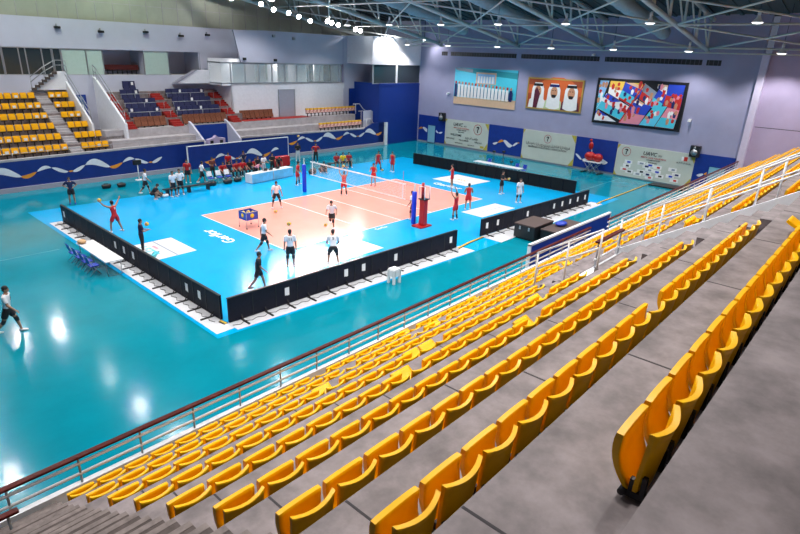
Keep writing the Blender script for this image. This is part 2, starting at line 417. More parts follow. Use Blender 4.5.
# open boxes behind the wall
b = MB(); b.m(wall_white).box(-5.7, -1.9, 9.8, 9.9, 7.4, 9.5).box(-5.75, -5.65, 7.2, 9.9, 7.4, 9.5).box(-2.15, -2.05, 7.2, 9.9, 7.4, 9.5).box(.1, .2, 7.2, 9.9, 7.4, 9.5).box(3.2, 3.3, 7.2, 9.9, 7.4, 9.5).box(.1, 3.3, 9.8, 9.9, 7.4, 9.5)
b.m(conc_l).box(-24, 5, 7.4, 9.9, 7.3, 7.42).box(-24, 5, 7.4, 9.9, 9.45, 9.6)
struct('wall_box_interior', b, None, FAR)
# entrance passage left of the navy seats: two sloped white cheeks
b = MB()
b.prism([(2.45, 2.3), (7.15, 5.2), (7.15, 7.3), (6.6, 7.0), (2.45, 4.0)], -9.1, -8.95, 'x')
b.prism([(1.9, 2.0), (7.15, 2.0), (7.15, 7.3), (6.6, 7.1), (1.9, 3.9)], -6.75, -6.58, 'x')
struct('wall_passage', b, wall_white2, FAR)
o = struct('door_1', MB().box(-8.6, -7.7, 7.0, 7.1, 3.4, 5.7), mat('blue_door_paint', (.05, .12, .28), .5), FAR)
part(o, 'door_frame', MB().box(-8.75, -8.6, 6.96, 7.12, 3.4, 5.85).box(-7.7, -7.55, 6.96, 7.12, 3.4, 5.85).box(-8.6, -7.7, 6.96, 7.12, 5.7, 5.85), blue_in)
part(o, 'door_notice', MB().box(-8.1, -7.85, 6.98, 7.0, 4.7, 5.05), paper)
# white wall block with balcony
b = MB(); b.m(wall_white2)
b.box(4.55, 19.3, 4.0, 4.25, 3.3, 6.75).box(4.55, 4.75, 4.0, 10, 3.3, 6.75).box(4.55, 19.3, 4.0, 7.4, 6.6, 6.75)
b.m(wall_white).box(8.85, 19.3, 4.0, 4.25, 8.72, 11.68).box(19.3, 23.9, 4.0, 4.2, 6.1, 11.68)
b.prism([(5.1, 11.55), (5.75, 8.72), (8.85, 8.72), (8.85, 11.68)], 3.9, 4.1, 'y')
b.box(19.15, 23.9, 4.0, 4.2, 3.3, 6.1)
b.m(wall_lav).box(19.1, 19.14, 3.98, 4.3, 6.75, 11.68)
struct('wall_balcony', b, None, FAR)
b = MB(); b.m(wall_white2).box(3.7, 19.3, 6.4, 6.5, 6.75, 9.0)
struct('wall_balcony_back', b, None, FAR)
o = struct('door_2', MB().box(10.1, 12.05, 3.94, 4.0, 3.4, 6.05), mat('grey_door_paint', (.36, .38, .46), .5), FAR)
part(o, 'door_frame', MB().box(10.0, 10.1, 3.92, 4.01, 3.4, 6.15).box(12.05, 12.15, 3.92, 4.01, 3.4, 6.15).box(10.1, 12.05, 3.92, 4.01, 6.05, 6.15), steel)
# balcony columns and openings behind the glass
b = MB()
for i, x in enumerate((5.6, 8.2, 11.0, 13.5, 16.0, 18.2)): b.m(glass_w).box(x, x+1.25, 5.2, 5.3, 6.75, 8.7)
for x in (14.9, 17.3): b.m(glass_d).box(x, x+.9, 5.22, 5.32, 6.8, 8.7)
for x in (9.7, 12.4): b.m(mat('wall_poster_green', (.35, .45, .40), .6)).box(x, x+.8, 6.36, 6.4, 6.9, 8.6)
struct('balcony_partition', b, None, FAR)
# corner block by the end wall
b = MB(); b.m(blue_in).box(21.0, 28.2, .0, .25, 0, 6.85).box(20.9, 21.1, .0, 4.0, 2.5, 6.85); b.m(wall_white2).box(19.9, 28.2, .0, .25, 8.85, 11.72).box(19.75, 20.0, .0, 4.1, 8.85, 11.72).box(23.7, 23.9, -.02, .25, 6.85, 8.85)
b.m(blue_in).box(20.9, 28.2, -.03, .0, 6.6, 6.72)
struct('wall_corner_block', b, None, FAR)
wn += 1; o = struct('window_%d' % wn, MB().box(20.0, 23.7, .1, .14, 6.85, 8.85), glass_d, FAR); part(o, 'window_frame', MB().box(19.95, 20.05, .04, .2, 6.8, 8.9).box(20.0, 28.1, .04, .2, 8.82, 8.9).box(20, 28.1, .04, .2, 6.8, 6.88), alum)
wn += 1; struct('window_%d' % wn, MB().box(23.9, 28.1, .1, .14, 6.88, 8.82), glass_d, FAR)
b = MB(); b.m(blue_in).box(20.0, 24.2, 3.85, 3.98, 2.2, 6.1); struct('wall_recess', b, None, FAR)
b = MB(); b.box(21.85, 22.25, -.24, -.02, 0, 2.55); struct('wall_post', b, rail_w, FAR)

# ---- near and left walls, behind and beside the camera
struct('wall_near', MB().box(-42, 28, -38.4, -38, 0, 24), wall_lav)
struct('wall_left', MB().box(-42.4, -42, -38, 28, 0, 24), wall_lav)
struct('floor_under_stand', MB().box(-42, 28.6, -38, -19, -.3, 0), conc_d)
# ---- roof
def roofq(mb, x0, x1, y0, y1, dz, t=.15):
    mb.prism([(x0, roof_z(x0)+dz), (x1, roof_z(x1)+dz), (x1, roof_z(x1)+dz+t), (x0, roof_z(x0)+dz+t)], y0, y1, 'y')
b = MB(); roofq(b, -42, 27.6, -38, 28, 2.7)
for i in range(0, 60): y = -34+i*1.0; roofq(b, -30, 27.3, y, y+.28, 2.62, .09)
struct('ceiling', b, deck_m)
# roof trusses: each is a thing with chords, webs
TR = [(23.6, 'far', 'over the far stand'), (14.6, 'fourth', 'fourth from the near side'), (4.6, 'third', 'third from the near side'), (-4.2, 'second', 'second from the near side'), (-13, 'first', 'nearest one reaching the end wall'), (-22.5, 'near', 'above the near stand')]
for ty, _, wh in TR:
    x0, x1 = -28, 26.6
    t = thing('roof_truss', 'grey steel roof truss, ' + wh, 'truss', (x1, ty, roof_z(x1)), group='trusses under the roof')
    part(t, 'bottom_chord', MB().tube([(x0, ty, roof_z(x0)), (x1, ty, roof_z(x1))], .17, 10), truss_m)
    part(t, 'top_chord', MB().tube([(x0, ty, roof_z(x0)+2.25), (x1, ty, roof_z(x1)+2.25)], .15, 10), truss_m)
    wb = MB(); x = x1-.3; k = 0
    while x > x0+3:
        wb.tube([(x, ty, roof_z(x)), (x-.5, ty, roof_z(x-.5)+2.25)], .09, 8); wb.tube([(x, ty, roof_z(x)), (x-2.7, ty, roof_z(x-2.7)+2.25)], .07, 8); x -= 3.2
    part(t, 'web', wb, truss_m)
for i, (x, dz, rr) in enumerate(((26.2, .12, .07), (26.25, -.25, .05), (18.0, .0, .07), (10.2, 0, .07), (10.2, 2.2, .08), (18, 2.2, .08), (2.4, 0, .07))):
    solo('roof_tie', MB().tube([(x, -34, roof_z(x)+dz), (x, 24, roof_z(x)+dz)], rr, 8), truss_m, 'long thin steel tie crossing the trusses, ' + ('just off the end wall' if i == 0 else 'lowest one along the end wall' if i == 1 else nth(i-1) + ' one in from the end wall'), 'steel tie', group='ties between the trusses')
ys = [-22.5, -13, -4.2, 4.6, 14.6, 23.6]; nb = 0
for a, b_ in zip(ys[:-1], ys[1:]):
    for xa, xb in ((26.2, 18), (18, 10.2), (10.2, 2.4)):
        m = MB(); m.tube([(xa, a, roof_z(xa)), (xb, b_, roof_z(xb))], .065, 8).tube([(xb, a, roof_z(xb)), (xa, b_, roof_z(xa))], .065, 8); nb += 1
        solo('cross_brace', m, truss_m, 'pair of crossed steel braces between two trusses, bay %s' % nth(nb), 'brace', group='cross braces under the roof')
for i, (dy, xe, wh) in enumerate(((-9.9, 25.0, 'nearest the near stand'), (.6, 24.0, 'in the middle'), (9.6, 24.0, 'nearest the far stand'))):
    m = MB(); N = 40; pts = []; rad = []
    for q in range(N+1):
        x = xe - q*.62; pts.append((x, dy, roof_z(x)+.95)); rad.append(.50 + (.04 if q % 2 else 0))
    m.tube(pts, rad, 16); m.ell((xe, dy, roof_z(xe)+.95), (.12, .49, .49), 14, 8)
    solo('air_duct', m, duct_m, 'fat grey ribbed fabric air duct under the roof, the one ' + wh, 'duct', group='fabric ducts')

# pendant lamps
def pendant_mb():
    bell = MB().lathe([(.05, .42), (.08, .40), (.12, .30), (.16, .20), (.30, .06), (.34, .0), (.325, .0), (.28, .06), (.10, .2)], n=18)
    head = MB().lathe([(.02, .72), (.09, .70), (.10, .45), (.06, .40)], n=12)
    glow = MB().lathe([(.02, .05), (.27, .045), (.30, .0), (.2, -.05), (.02, -.07)], n=18)
    return bell, head, glow
pend = None; RX = (24.2, 15.2, 6.2, -2.8, -11.8, -20.8); RY = (-23.6, -18.6, -12.3, -6.2, -.3, 5.6, 11.8, 17.6)  # nearest and farthest rows across the hall are added to brighten the stands
XW = ['row nearest the end wall'] + [nth(i)+' row from the end wall' for i in range(2, 8)]
bell_me = head_me = None
for ix, x in enumerate(RX):
    for iy, y in enumerate(RY):
        zz = roof_z(x) - .55
        t = thing('pendant_lamp', 'bell lamp, %s from the near side, %s' % (nth(iy+1), XW[ix]), 'lamp', (x, y, zz), group='high bay pendant lamps')
        if bell_me is None:
            A, B, G = pendant_mb(); bell_me = A.mesh('shade', lamp_sh); head_me = B.mesh('housing', lamp_sh); glow_me = G.mesh('bulb', lamp_pen); rod_me = MB().tube([(0, 0, .7), (0, 0, 3.25)], .015, 6).mesh('rod', black_m)
        for nm, me in (('shade', bell_me), ('housing', head_me), ('bulb', glow_me), ('rod', rod_me)):
            o = bpy.data.objects.new(nm, me); COL.objects.link(o); o.parent = t
        lamp(t, 'SPOT', PENDANT_W*(1.0 + .13*(zz-11))*(1.3 if y < -18 else 1.1 if y < -12 else 1), (0, 0, -.10), .3, (0, 0, -1), 128, .5)
# floodlights on the far truss, glaring at the court
FL = [(-19.5, 21.2, 12.6), (-16.8, 21.2, 12.6), (-14.0, 21.2, 12.6), (3.7, 20, 14.05), (6.75, 20, 13.8), (8.1, 20, 13.45), (9.8, 20, 13.3), (11.0, 20, 13.05), (12.4, 20, 12.75), (14.6, 20, 12.85), (15.2, 20, 12.75), (16.05, 20, 12.6), (18.5, 20, 12.3), (19.2, 20, 12.2)]
for i, (x, y, z) in enumerate(FL):
    t = thing('floodlight', 'round white floodlight glaring under the far truss, %s from the left' % nth(i+1), 'floodlight', (x, y, z), group='floodlights over the far stand')
    aim = Vector((-4+x*.3-x, -6-y, -z)).normalized(); rot = aim.to_track_quat('Z', 'Y').to_matrix()
    hs = MB(); hs.lathe([(.08, -.3), (.2, -.22), (.27, -.02), (.28, .0), (.25, .0)], n=16); hs.v = [tuple(rot @ Vector(p)) for p in hs.v]
    part(t, 'housing', hs, steel, local=True)
    gl = MB(); gl.lathe([(.01, .03), (.16, .02), (.24, -.01), (.24, -.03), (.01, -.03)], n=16); gl.v = [tuple(rot @ Vector(p)) for p in gl.v]
    part(t, 'lens', gl, lamp_on, local=True)
    part(t, 'bracket', MB().tube([(0, 0, .1), (0, 0, roof_z(x)+2.60-z)], .03, 6), black_m, local=True)
    lamp(t, 'SPOT', FLOOD_W*(.5 if i < 3 else 1), tuple(aim*.06), .25, aim, 88, .8)
# wall washers
for i, (pos, aim, W, lab) in enumerate((((26.3, 16.9, 11.75), (.5, -.35, -.75), 260, 'small bright floodlight in the corner above the end wall'), ((21.8, 16.9, 12.9), (.0, .62, -.72), 1500, 'floodlight washing the bright white wall panel by the corner'))):
    t = thing('floodlight', lab, 'floodlight', pos); a = Vector(aim).normalized()
    part(t, 'housing', MB().lathe([(.1, .1), (.2, .05), (.2, -.08), (.1, -.14)], n=14), steel, local=True)
    part(t, 'lens', MB().ell((0, 0, -.1), (.17, .17, .09), 12, 8), lamp_on, local=True)
    part(t, 'bracket', MB().tube([(0, 0, .1), (0, 0, roof_z(pos[0])+2.60-pos[2])], .03, 6), black_m, local=True)
    lamp(t, 'SPOT', W, tuple(a*.3), .15, a, 110, .8)

for i, (x, y, z, c, W) in enumerate(((-19, 20.8, 17.5, (1, .9, .86), 900), (-11, 20.8, 17.0, (.9, 1, .82), 1100), (-4, 20.8, 16.5, (.9, 1, .80), 1100), (4, 20.8, 15.6, (1, .96, .9), 700))):  # out-of-frame lamps added to brighten the upper cladding
    t = thing('floodlight', 'added unseen floodlight washing the grey cladding, %s from the left' % nth(i+1), 'floodlight', (x, y, z), group='added cladding washers'); a = Vector((0, .72, -.62)).normalized()
    part(t, 'housing', MB().lathe([(.1, .1), (.2, .05), (.2, -.08), (.1, -.14)], n=14), steel, local=True); part(t, 'lens', MB().ell((0, 0, -.1), (.17, .17, .09), 12, 8), lamp_on, local=True); part(t, 'bracket', MB().tube([(0, 0, .1), (0, 0, roof_z(x)+2.6-z)], .03, 6), black_m, local=True)
    lamp(t, 'SPOT', W, tuple(a*.3), .15, a, 120, .9, c)
for i, (u, v, z, W) in enumerate(((6.5, 5.9, 8.62, 14), (12, 5.9, 8.62, 45), (17, 5.9, 8.62, 45))):  # lights added to brighten the dark balcony interior
    q = MB().box(u-.6, u+.6, v-.12, v+.12, z, z+.06); t = solo('added_ceiling_light', q, lamp_pen, 'added slim ceiling light inside the far boxes, %s one' % nth(i+1), 'lamp', FAR, 'lights added in the far boxes')
    lamp(t, 'POINT', W, (0, 0, -.15), .12)
# ================================================================ THE NEAR STAND: seats, rails
def leaf_mb(W, N, K, mid, th):
    """closed curved leaf: mid(a, v) gives the middle surface, th(a, v) half thickness along y"""
    mb = MB(); mb.smooth = True; fr, bk = [], []
    for j in range(K+1):
        for i in range(N+1):
            a, v = -1+2*i/N, j/K; x, y, z = mid(a, v); h = th(a, v); fr.append((x, y+h, z)); bk.append((x, y-h, z))
    n = len(fr); mb.v = fr+bk; S = N+1
    for j in range(K):
        for i in range(N): p = j*S+i; mb.face([p+1, p, p+S, p+S+1]); mb.face([n+p, n+p+1, n+p+S+1, n+p+S])
    mb.smooth = False
    for j in range(K): p = j*S; mb.face([p, n+p, n+p+S, p+S]); p += N; mb.face([n+p, p, p+S, n+p+S])
    for i in range(N): mb.face([n+i, i, i+1, n+i+1]); p = K*S+i; mb.face([p, n+p, n+p+1, p+1])
    return mb
def pan_mb():
    """seat pan folded up: a bowed leaf, its front edge on top"""
    W = .222
    return leaf_mb(W, 8, 8, lambda a, v: (a*W*(1-.07*(1-v)**2), -.03+.05*v+.03*sin(pi*v)-.06*(1-v)**3+.004*(1-a*a)*v, .05+.40*v-.004*abs(a)**5*v), lambda a, v: (.014+.014*v)*(1 if v < .99 else .8))
def back_mb():
    """backrest leaning back and wrapping forward at its sides"""
    W = .222
    return leaf_mb(W, 10, 8, lambda a, v: (a*W*(.92+.08*v), -.155-.065*v+.055*abs(a)**2*(.6+.4*v), .03+.485*v+.02*a*a*v), lambda a, v: .014+(.006 if v > .93 else 0))
def bracket_mb():
    mb = MB()
    for s in (-1, 1):
        x = s*.19; mb.box(x-.018, x+.018, -.19, -.16, .04, .2).box(x-.018, x+.018, -.115, -.09, .04, .16).box(x-.02, x+.02, -.36, -.05, .02, .07)
    mb.tube([(-.24, -.06, .05), (.24, -.06, .05)], .025, 8); return mb
def pan_down_mb():
    p = pan_mb(); q = MB(); q.smooth = True; q.f = p.f; q.mi = p.mi; q.sm = p.sm; c, s = cos(R(-62)), sin(R(-62))
    q.v = [(x, y*c-(z-.1)*s, .1+y*s+(z-.1)*c) for x, y, z in p.v]; return q
pan_me = pan_mb().mesh('seat_pan', yellow); back_me = back_mb().mesh('backrest', yellow); brk_me = bracket_mb().mesh('seat_bracket', black); down_me = pan_down_mb().mesh('seat_pan', yellow)
seats = []
for k in range(0, 9):
    i = 0; x = {0: -23.78, 1: -23.74, 2: -23.72, 3: -23.71, 4: -23.71, 5: -23.68, 6: -23.67, 7: -23.65, 8: -22.52}[k] + .24 + (ny(k)+23)*.0157
    while x < (-13.05 if k > 2 else -8.95): i += 1; seats.append((k, 'a', i, x)); x += .5
    x = -8.7; i = 0
    if k == 8: continue
    while x < 25.9: i += 1; seats.append((k, 'b', i, x)); x += .5
rng = random.Random(3); keep = []; rest = []
camp = cam.matrix_world.translation; Minv = cam.matrix_world.inverted()
for k, blk, i, x in seats:
    loc = NEAR.pt((x, ny(k), nz(k))); c = Minv @ loc
    px, py = 400+556.9*c.x/-c.z, 267-556.9*c.y/-c.z
    vis = c.z < 0 and -15 < px < 815 and py < 560
    (keep if vis else rest).append((k, blk, i, x, loc, -c.z))
keep.sort(key=lambda q: q[5]); far_seats = keep[300:]; keep = keep[:300]
ROWN = ['front row by the handrail'] + [nth(k+1)+' row back from the handrail' for k in range(1, 9)]
for k, blk, i, x, loc, d in keep:
    if blk == 'a': lab = 'yellow folding seat, %s from the lower stairs, %s' % (nth(i), ROWN[k])
    else: lab = 'yellow folding seat beyond the middle stairs, %s along, %s' % (nth(i), ROWN[k])
    t = bpy.data.objects.new('stadium_chair', None); COL.objects.link(t); t.empty_display_size = .1; t.location = loc; t.rotation_euler = (0, 0, NEAR.a)
    props(t, lab, 'chair', 'yellow folding seats of the near stand')
    rv = rng.random(); odd = blk == 'b' or i > 8
    lst = [('backrest', back_me), ('seat_bracket', brk_me)]
    if odd and rv < .07: lst.append(('seat_pan', down_me))
    elif not (odd and rv < .13): lst.append(('seat_pan', pan_me))
    for nm, me in lst:
        o = bpy.data.objects.new(nm, me); COL.objects.link(o); o.parent = t
rest_mb = MB(); pm, bm_ = pan_mb(), back_mb()
for q in far_seats + [r for r in rest if r[1] == 'a' or r[3] < 2]:
    k, blk, i, x = q[:4]; M = Matrix.Translation(Vector((x, ny(k), nz(k)))); rest_mb.add(pm, M); rest_mb.add(bm_, M)
o = solo('folding_seats', rest_mb, yellow, 'rows of small yellow folding seats at the far right end of the near stand', 'seats', NEAR, kind='stuff')

for k in range(9):  # black strip along each row paints in the shaded gap behind the seats
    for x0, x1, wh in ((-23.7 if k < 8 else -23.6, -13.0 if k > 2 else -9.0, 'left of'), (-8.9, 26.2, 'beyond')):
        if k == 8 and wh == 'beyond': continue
        solo('shade_strip', MB().box(x0, x1, ny(k)-.40, ny(k)-.30, nz(k), nz(k)+.16), black_m, 'black painted shade strip behind seats, %s, %s the middle stairs' % (ROWN[k].replace(' from the handrail', ''), wh), 'rail', NEAR, 'shade strips of the near stand')
# handrails of the near stand
def rail_run(name, x0, x1, y, z0, ztop, label, posts, mids=(.30, .68), fr=NEAR, wood=True):
    t = thing(name, label, 'handrail', ((x0+x1)/2, y, z0), fr)
    if wood: part(t, 'wooden_rail', MB().box(x0, x1, y-.06, y+.06, ztop-.055, ztop), redwood, 'dark red varnished wooden rail', bevel=.015)
    else: part(t, 'top_rail', MB().tube([(x0, y, ztop), (x1, y, ztop)], .025, 8), rail_w)
    for f in mids:
        z = ztop-(ztop-z0)*f; part(t, 'rail', MB().tube([(x0, y, z), (x1, y, z)], .03, 8), rail_w)
    for x in posts: part(t, 'post', MB().tube([(x, y, z0), (x, y, ztop-.04)], .022, 8), steel); 
    return t
rail_run('handrail', -34, -1.4, -17.9, 2.31, 2.9, 'long handrail with red wooden top along the front of the near stand', [-33.49+1.13*i for i in range(0, 29)])
rail_run('handrail', .6, 27.0, -17.9, 2.31, 2.9, 'handrail with red wooden top at the far right front of the near stand', [.8+1.16*i for i in range(0, 23)])
rail_run('handrail', -28, -24.45, -18.62, 2.06, 2.95, 'short red topped handrail beside the bottom of the lower stairs', [-27, -25.6, -24.6], (.42, .8))
rail_run('handrail', -12.2, -10.5, ny(4)+.1, nz(4), nz(4)+1.0, 'short red topped handrail across the head of the middle stairs', [-12.1, -10.6], (.5,))
b = MB().box(-13.05, -10.4, ny(4)-.02, ny(4)+.16, nz(4), nz(4)+.26); solo('low_parapet', b, rail_w, 'low white kerb across the middle stairs of the near stand', 'parapet', NEAR)
def slope_rail(x, ka, kb, label, beam=False, h=1.0, n=7):
    ya, yb = ny(ka)+.2, ny(kb)-.3; sl = (nz(kb)-nz(ka))/(ny(kb)-ny(ka)); zf = lambda y: nz(ka)+.25+(y-ya)*sl
    t = thing('stair_rail', label, 'railing', (x, (ya+yb)/2, zf((ya+yb)/2)), NEAR)
    for f in (1, .55): part(t, 'rail', MB().tube([(x, ya, zf(ya)+h*f), (x, yb, zf(yb)+h*f)], .025, 8), rail_w)
    for i in range(n): y = ya+(yb-ya)*(i+.02)/(n-1+.04); part(t, 'post', MB().tube([(x, y, zf(y)-.25), (x, y, zf(y)+h)], .025, 8), rail_w)
    if beam: part(t, 'stringer', MB().prism([(ya, zf(ya)-.3), (yb, zf(yb)-.3), (yb, zf(yb)+.12), (ya, zf(ya)+.12)], x-.09, x+.09, 'x'), rail_w, 'white sloping stringer')
slope_rail(-12.95, 2.95, 4, 'white sloping rail on the left edge of the middle stairs', n=3)
slope_rail(-10.45, 4.0, 7.3, 'white sloping rail on a broad white stringer, middle stairs', True, n=5)
slope_rail(-9.1, 4.2, 8, 'white sloping rail just right of the middle stairs', n=4)

# ================================================================ THE FAR STAND: seats
def chair_mb(w=.46, h=.42, mt=None):
    mb = MB(); mb.box(-w/2, w/2, -.02, .05, .36, .36+h); mb.box(-w/2, w/2, -.16, .03, .30, .42); mb.box(-.03, .03, -.05, .02, 0, .32); return mb
def far_chair(mt, name):
    return chair_mb().mesh(name, mt)
def wide_parts(mt):
    bk = MB(); bk.prism([(-.03, .30), (.06, .30), (.10, .88), (.03, .88)], -.26, .26, 'x'); st = MB(); st.prism([(-.16, .12), (-.06, .10), (.0, .44), (-.08, .46)], -.25, .25, 'x'); lg = MB().box(-.05, .05, -.03, .05, 0, .32)
    return [('backrest', bk.mesh('backrest', mt)), ('seat_pan', st.mesh('seat_pan', mt)), ('seat_post', lg.mesh('seat_post', black))]
def fseat_parts(mt, tag):
    bk = MB(); bk.prism([(-.03, .36), (.04, .36), (.09, .80), (.03, .80)], -.215, .215, 'x'); st = MB(); st.prism([(-.10, .40), (-.02, .36), (.0, .66), (-.06, .68)], -.205, .205, 'x'); lg = MB().box(-.03, .03, -.03, .05, 0, .36).box(-.2, .2, .0, .05, .28, .34)
    return [('backrest', bk.mesh('backrest', mt)), ('seat_pan', st.mesh('seat_pan', mt)), ('seat_post', lg.mesh('seat_post', black))]
fy_parts = fseat_parts(yellow2, 'y'); nv_parts = wide_parts(navy_s); br_parts = wide_parts(brown_s); fl_parts = fseat_parts(flag_m, 'f'); fl_parts[0] = (fl_parts[0][0], fseat_parts(flag_m, 'g')[0][1]); fl_parts[2] = (fl_parts[2][0], fseat_parts(flag_y, 'h')[2][1])
mar_parts = fseat_parts(mat('maroon_fabric', (.10, .010, .008), .8), 'm')
note_me = MB().box(-.11, .11, -.112, -.10, .44, .62).mesh('paper_notice', paper)
head_me2 = MB().box(-.10, .10, -.045, -.03, .55, .80).mesh('white_headcloth', paper)
fl_parts.append(('cover_top', MB().box(-.21, .21, -.07, .13, .70, .86).mesh('cover_top', flag_y)))
def fseat(parts, u, k, label, cat, grp, name, note=False, cloth=False, dv=.72):
    if k == 6: dv = .35
    t = bpy.data.objects.new(name, None); COL.objects.link(t); t.empty_display_size = .1
    t.location = FAR.pt((u, fy(k)+dv, fz(k))); t.rotation_euler = (0, 0, FAR.a); props(t, label, cat, grp)
    for nm, me in parts + ([('paper_notice', note_me)] if note else []) + ([('white_headcloth', head_me2)] if cloth else []):
        o = bpy.data.objects.new(nm, me); COL.objects.link(o); o.parent = t
rg = random.Random(11)
for k in range(6):
    for i in range(13):
        u = -11.8 - .53*i; fseat(fy_parts, u, k, 'yellow seat of the far stand, %s left of its grey stairs, %s row up' % (nth(i+1), nth(k+1)), 'chair', 'yellow seats of the far stand', 'spectator_chair', rg.random() < (.55 if k == 0 else .22))
    for i in range(4 if k < 2 else 3):
        u = -10.38 + .5*i; fseat(fy_parts, u, k, 'yellow seat of the far stand, %s right of its grey stairs, %s row up' % (nth(i+1), nth(k+1)), 'chair', 'yellow seats of the far stand', 'spectator_chair', rg.random() < .35)
st = MB()
for k in range(0, 7):
    y = fy(k); st.m(conc_l)
    for j in range(3): st.box(-11.5, -10.62, y+1.06-.3*(j+1), y+1.06, fz(k)-.02, fz(k)+.661-.165*(j+1))
struct('far_stairs', st, None, FAR)
rs = MB()
for u in (-6.5, -2.35, 3.55):
    for k in range(2, 6):
        y = fy(k); rs.box(u, u+.95, y, y+1.08, fz(k)-.02, fz(k)+.012)
        for j in range(3): rs.box(u, u+.95, y+1.06-.3*(j+1), y+1.06, fz(k)-.02, fz(k)+.661-.165*(j+1))
rs.box(4.8, 13.0, 2.4, 3.95, fz(2)+.0, fz(2)+.02)
struct('red_stairs', rs, red_c, FAR)
for bi, (nm, ur) in enumerate((('left', {2: (-5.5, -2.6), 3: (-5.4, -2.3), 4: (-5.2, -2.3), 5: (-5.0, -3.0), 6: (-4.4, -3.0)}), ('right', {2: (-1.2, 3.2), 3: (-1.2, 3.4), 4: (-.9, 3.3), 5: (-.9, 3.3)}))):
    for k, (a, e) in ur.items():
        n = int((e-a)/.55)
        for i in range(n):
            u = a+.28+.55*i
            if k == 2: fseat(br_parts, u, k, 'brown patterned seat, %s from the left in the front row of the %s navy block' % (nth(i+1), nm), 'chair', 'brown seats of the far stand', 'upholstered_chair')
            else: fseat(nv_parts, u, k, 'navy seat, %s from the left, row %s up, %s navy block of far stand' % (nth(i+1), nth(k-2), nm), 'chair', 'navy seats of the far stand', 'upholstered_chair', cloth=(i*7+k*3) % 4 == 1)
    for k in (3, 4, 5):
        a, e = ur.get(k, ur[3]); t = thing('seat_rail', 'thin steel rail in front of the %s navy seat row, %s block' % (nth(k-2), nm), 'railing', ((a+e)/2, fy(k)+.1, fz(k)), FAR, 'rails of the navy rows')
        part(t, 'rail', MB().tube([(a-.3, fy(k)+.12, fz(k)+.55), (e+.4, fy(k)+.12, fz(k)+.55)], .03, 6), steel)
        for x in (a-.2, (a+e)/2, e+.3): part(t, 'post', MB().tube([(x, fy(k)+.12, fz(k)), (x, fy(k)+.12, fz(k)+.55)], .025, 6), steel)
for i in range(7): fseat(br_parts, 5.5+.56*i, 2, 'brown patterned seat, %s from the left below the glass balcony' % nth(i+1), 'chair', 'brown seats of the far stand', 'upholstered_chair', dv=1.5)
for i in range(14): fseat(fl_parts, 12.9+.52*i, 2, 'seat in red and yellow cover, %s from the left, upper row by blue corner' % nth(i+1), 'chair', 'covered seats of the far stand', 'covered_chair', dv=.5)
for i in range(12): fseat(fl_parts, 13.0+.52*i, 0, 'seat in red and yellow cover, %s from the left, lower row by blue corner' % nth(i+1), 'chair', 'covered seats of the far stand', 'covered_chair', dv=.6)
# rails, stairs and glass of the far stand
def far_rail(label, pts, base, h=1.0):
    t = thing('stair_rail', label, 'railing', base, FAR)
    for f in (1, .55): part(t, 'rail', MB().tube([(x, y, z+h*f) for x, y, z in pts], .03, 6), steel)
    n = len(pts)
    for x, y, z in pts: part(t, 'post', MB().tube([(x, y, z-.1), (x, y, z+h)], .025, 6), steel)
    return t
far_rail('steel rail on the white cheek left of the blue door', [(-9.03, 2.5, 4.0), (-9.03, 4.0, 5.05), (-9.03, 6.6, 6.95), (-9.03, 7.0, 7.2)], (-9.03, 4, 3))
far_rail('steel rail on the white cheek right of the blue door', [(-6.66, 2.0, 3.9), (-6.66, 4.3, 5.5), (-6.66, 6.5, 7.05), (-6.66, 7.0, 7.2)], (-6.66, 4, 3))
b = MB(); b.m(wall_white2).prism([(-11.6, 6.3), (-9.7, 7.7), (-8.9, 7.7), (-8.9, 6.3)], 6.55, 7.0, 'y'); b.m(conc_d)
for i in range(7): b.box(-11.6+.27*i, -11.3+.27*i, 6.3, 6.56, 6.3+.2*i, 6.5+.2*i)
struct('box_stairs', b, None, FAR)
far_rail('steel rail of the little stairs up to the left glass box', [(-11.6, 6.4, 6.5), (-10.6, 6.4, 7.25), (-9.7, 6.4, 7.75), (-8.9, 6.4, 7.75)], (-10.4, 6.4, 6.4), .8)
b = MB(); b.m(wall_white2).prism([(.2, 6.7), (2.4, 7.9), (4.6, 7.9), (4.6, 6.7)], 6.2, 7.0, 'y'); b.m(grey_base)
b.prism([(.2, 6.72), (2.4, 7.92), (2.0, 7.92), (-.3, 6.72)], 6.1, 6.25, 'y'); struct('ramp_wall', b, None, FAR)
t = thing('glass_balustrade', 'long glass balcony front with grey posts on the white wall', 'glass balcony', (11.5, 4.1, 6.75), FAR)
part(t, 'glass', MB().box(4.7, 18.9, 4.08, 4.10, 6.85, 8.6), glass_c); part(t, 'glass', MB().box(3.65, 3.67, 4.1, 6.2, 6.85, 8.6), glass_c); part(t, 'glass', MB().box(3.66, 4.7, 4.08, 4.10, 6.85, 8.6), glass_c)
for z0, z1 in ((6.72, 6.86), (8.6, 8.72)): part(t, 'rail', MB().box(3.6, 19.0, 4.03, 4.13, z0, z1).box(3.6, 3.7, 4.03, 6.3, z0, z1), steel)
for i in range(10): x = 4.65+1.585*i; part(t, 'post', MB().box(x-.05, x+.05, 4.05, 4.13, 6.75, 8.65), steel)
b = MB().box(3.6, 4.6, 4.0, 6.5, 6.6, 6.74); struct('balcony_slab', b, wall_white2, FAR)
t = thing('stair_rail', 'steel guard rails at the right end of the covered seats by the blue corner', 'railing', (21, 1, 2), FAR)
for k, z0 in ((0, 2.1), (1, 2.9), (2, 3.6)):
    part(t, 'rail', MB().tube([(19.2, .6+k*.9, z0+.9), (20.2, .6+k*.9, z0+.9), (20.8, .6+k*.9, z0+.3), (21.9, .4, 2.9)], .035, 6), rail_w)
    part(t, 'post', MB().tube([(19.6, .6+k*.9, z0-.2), (19.6, .6+k*.9, z0+.9)], .03, 6), rail_w)
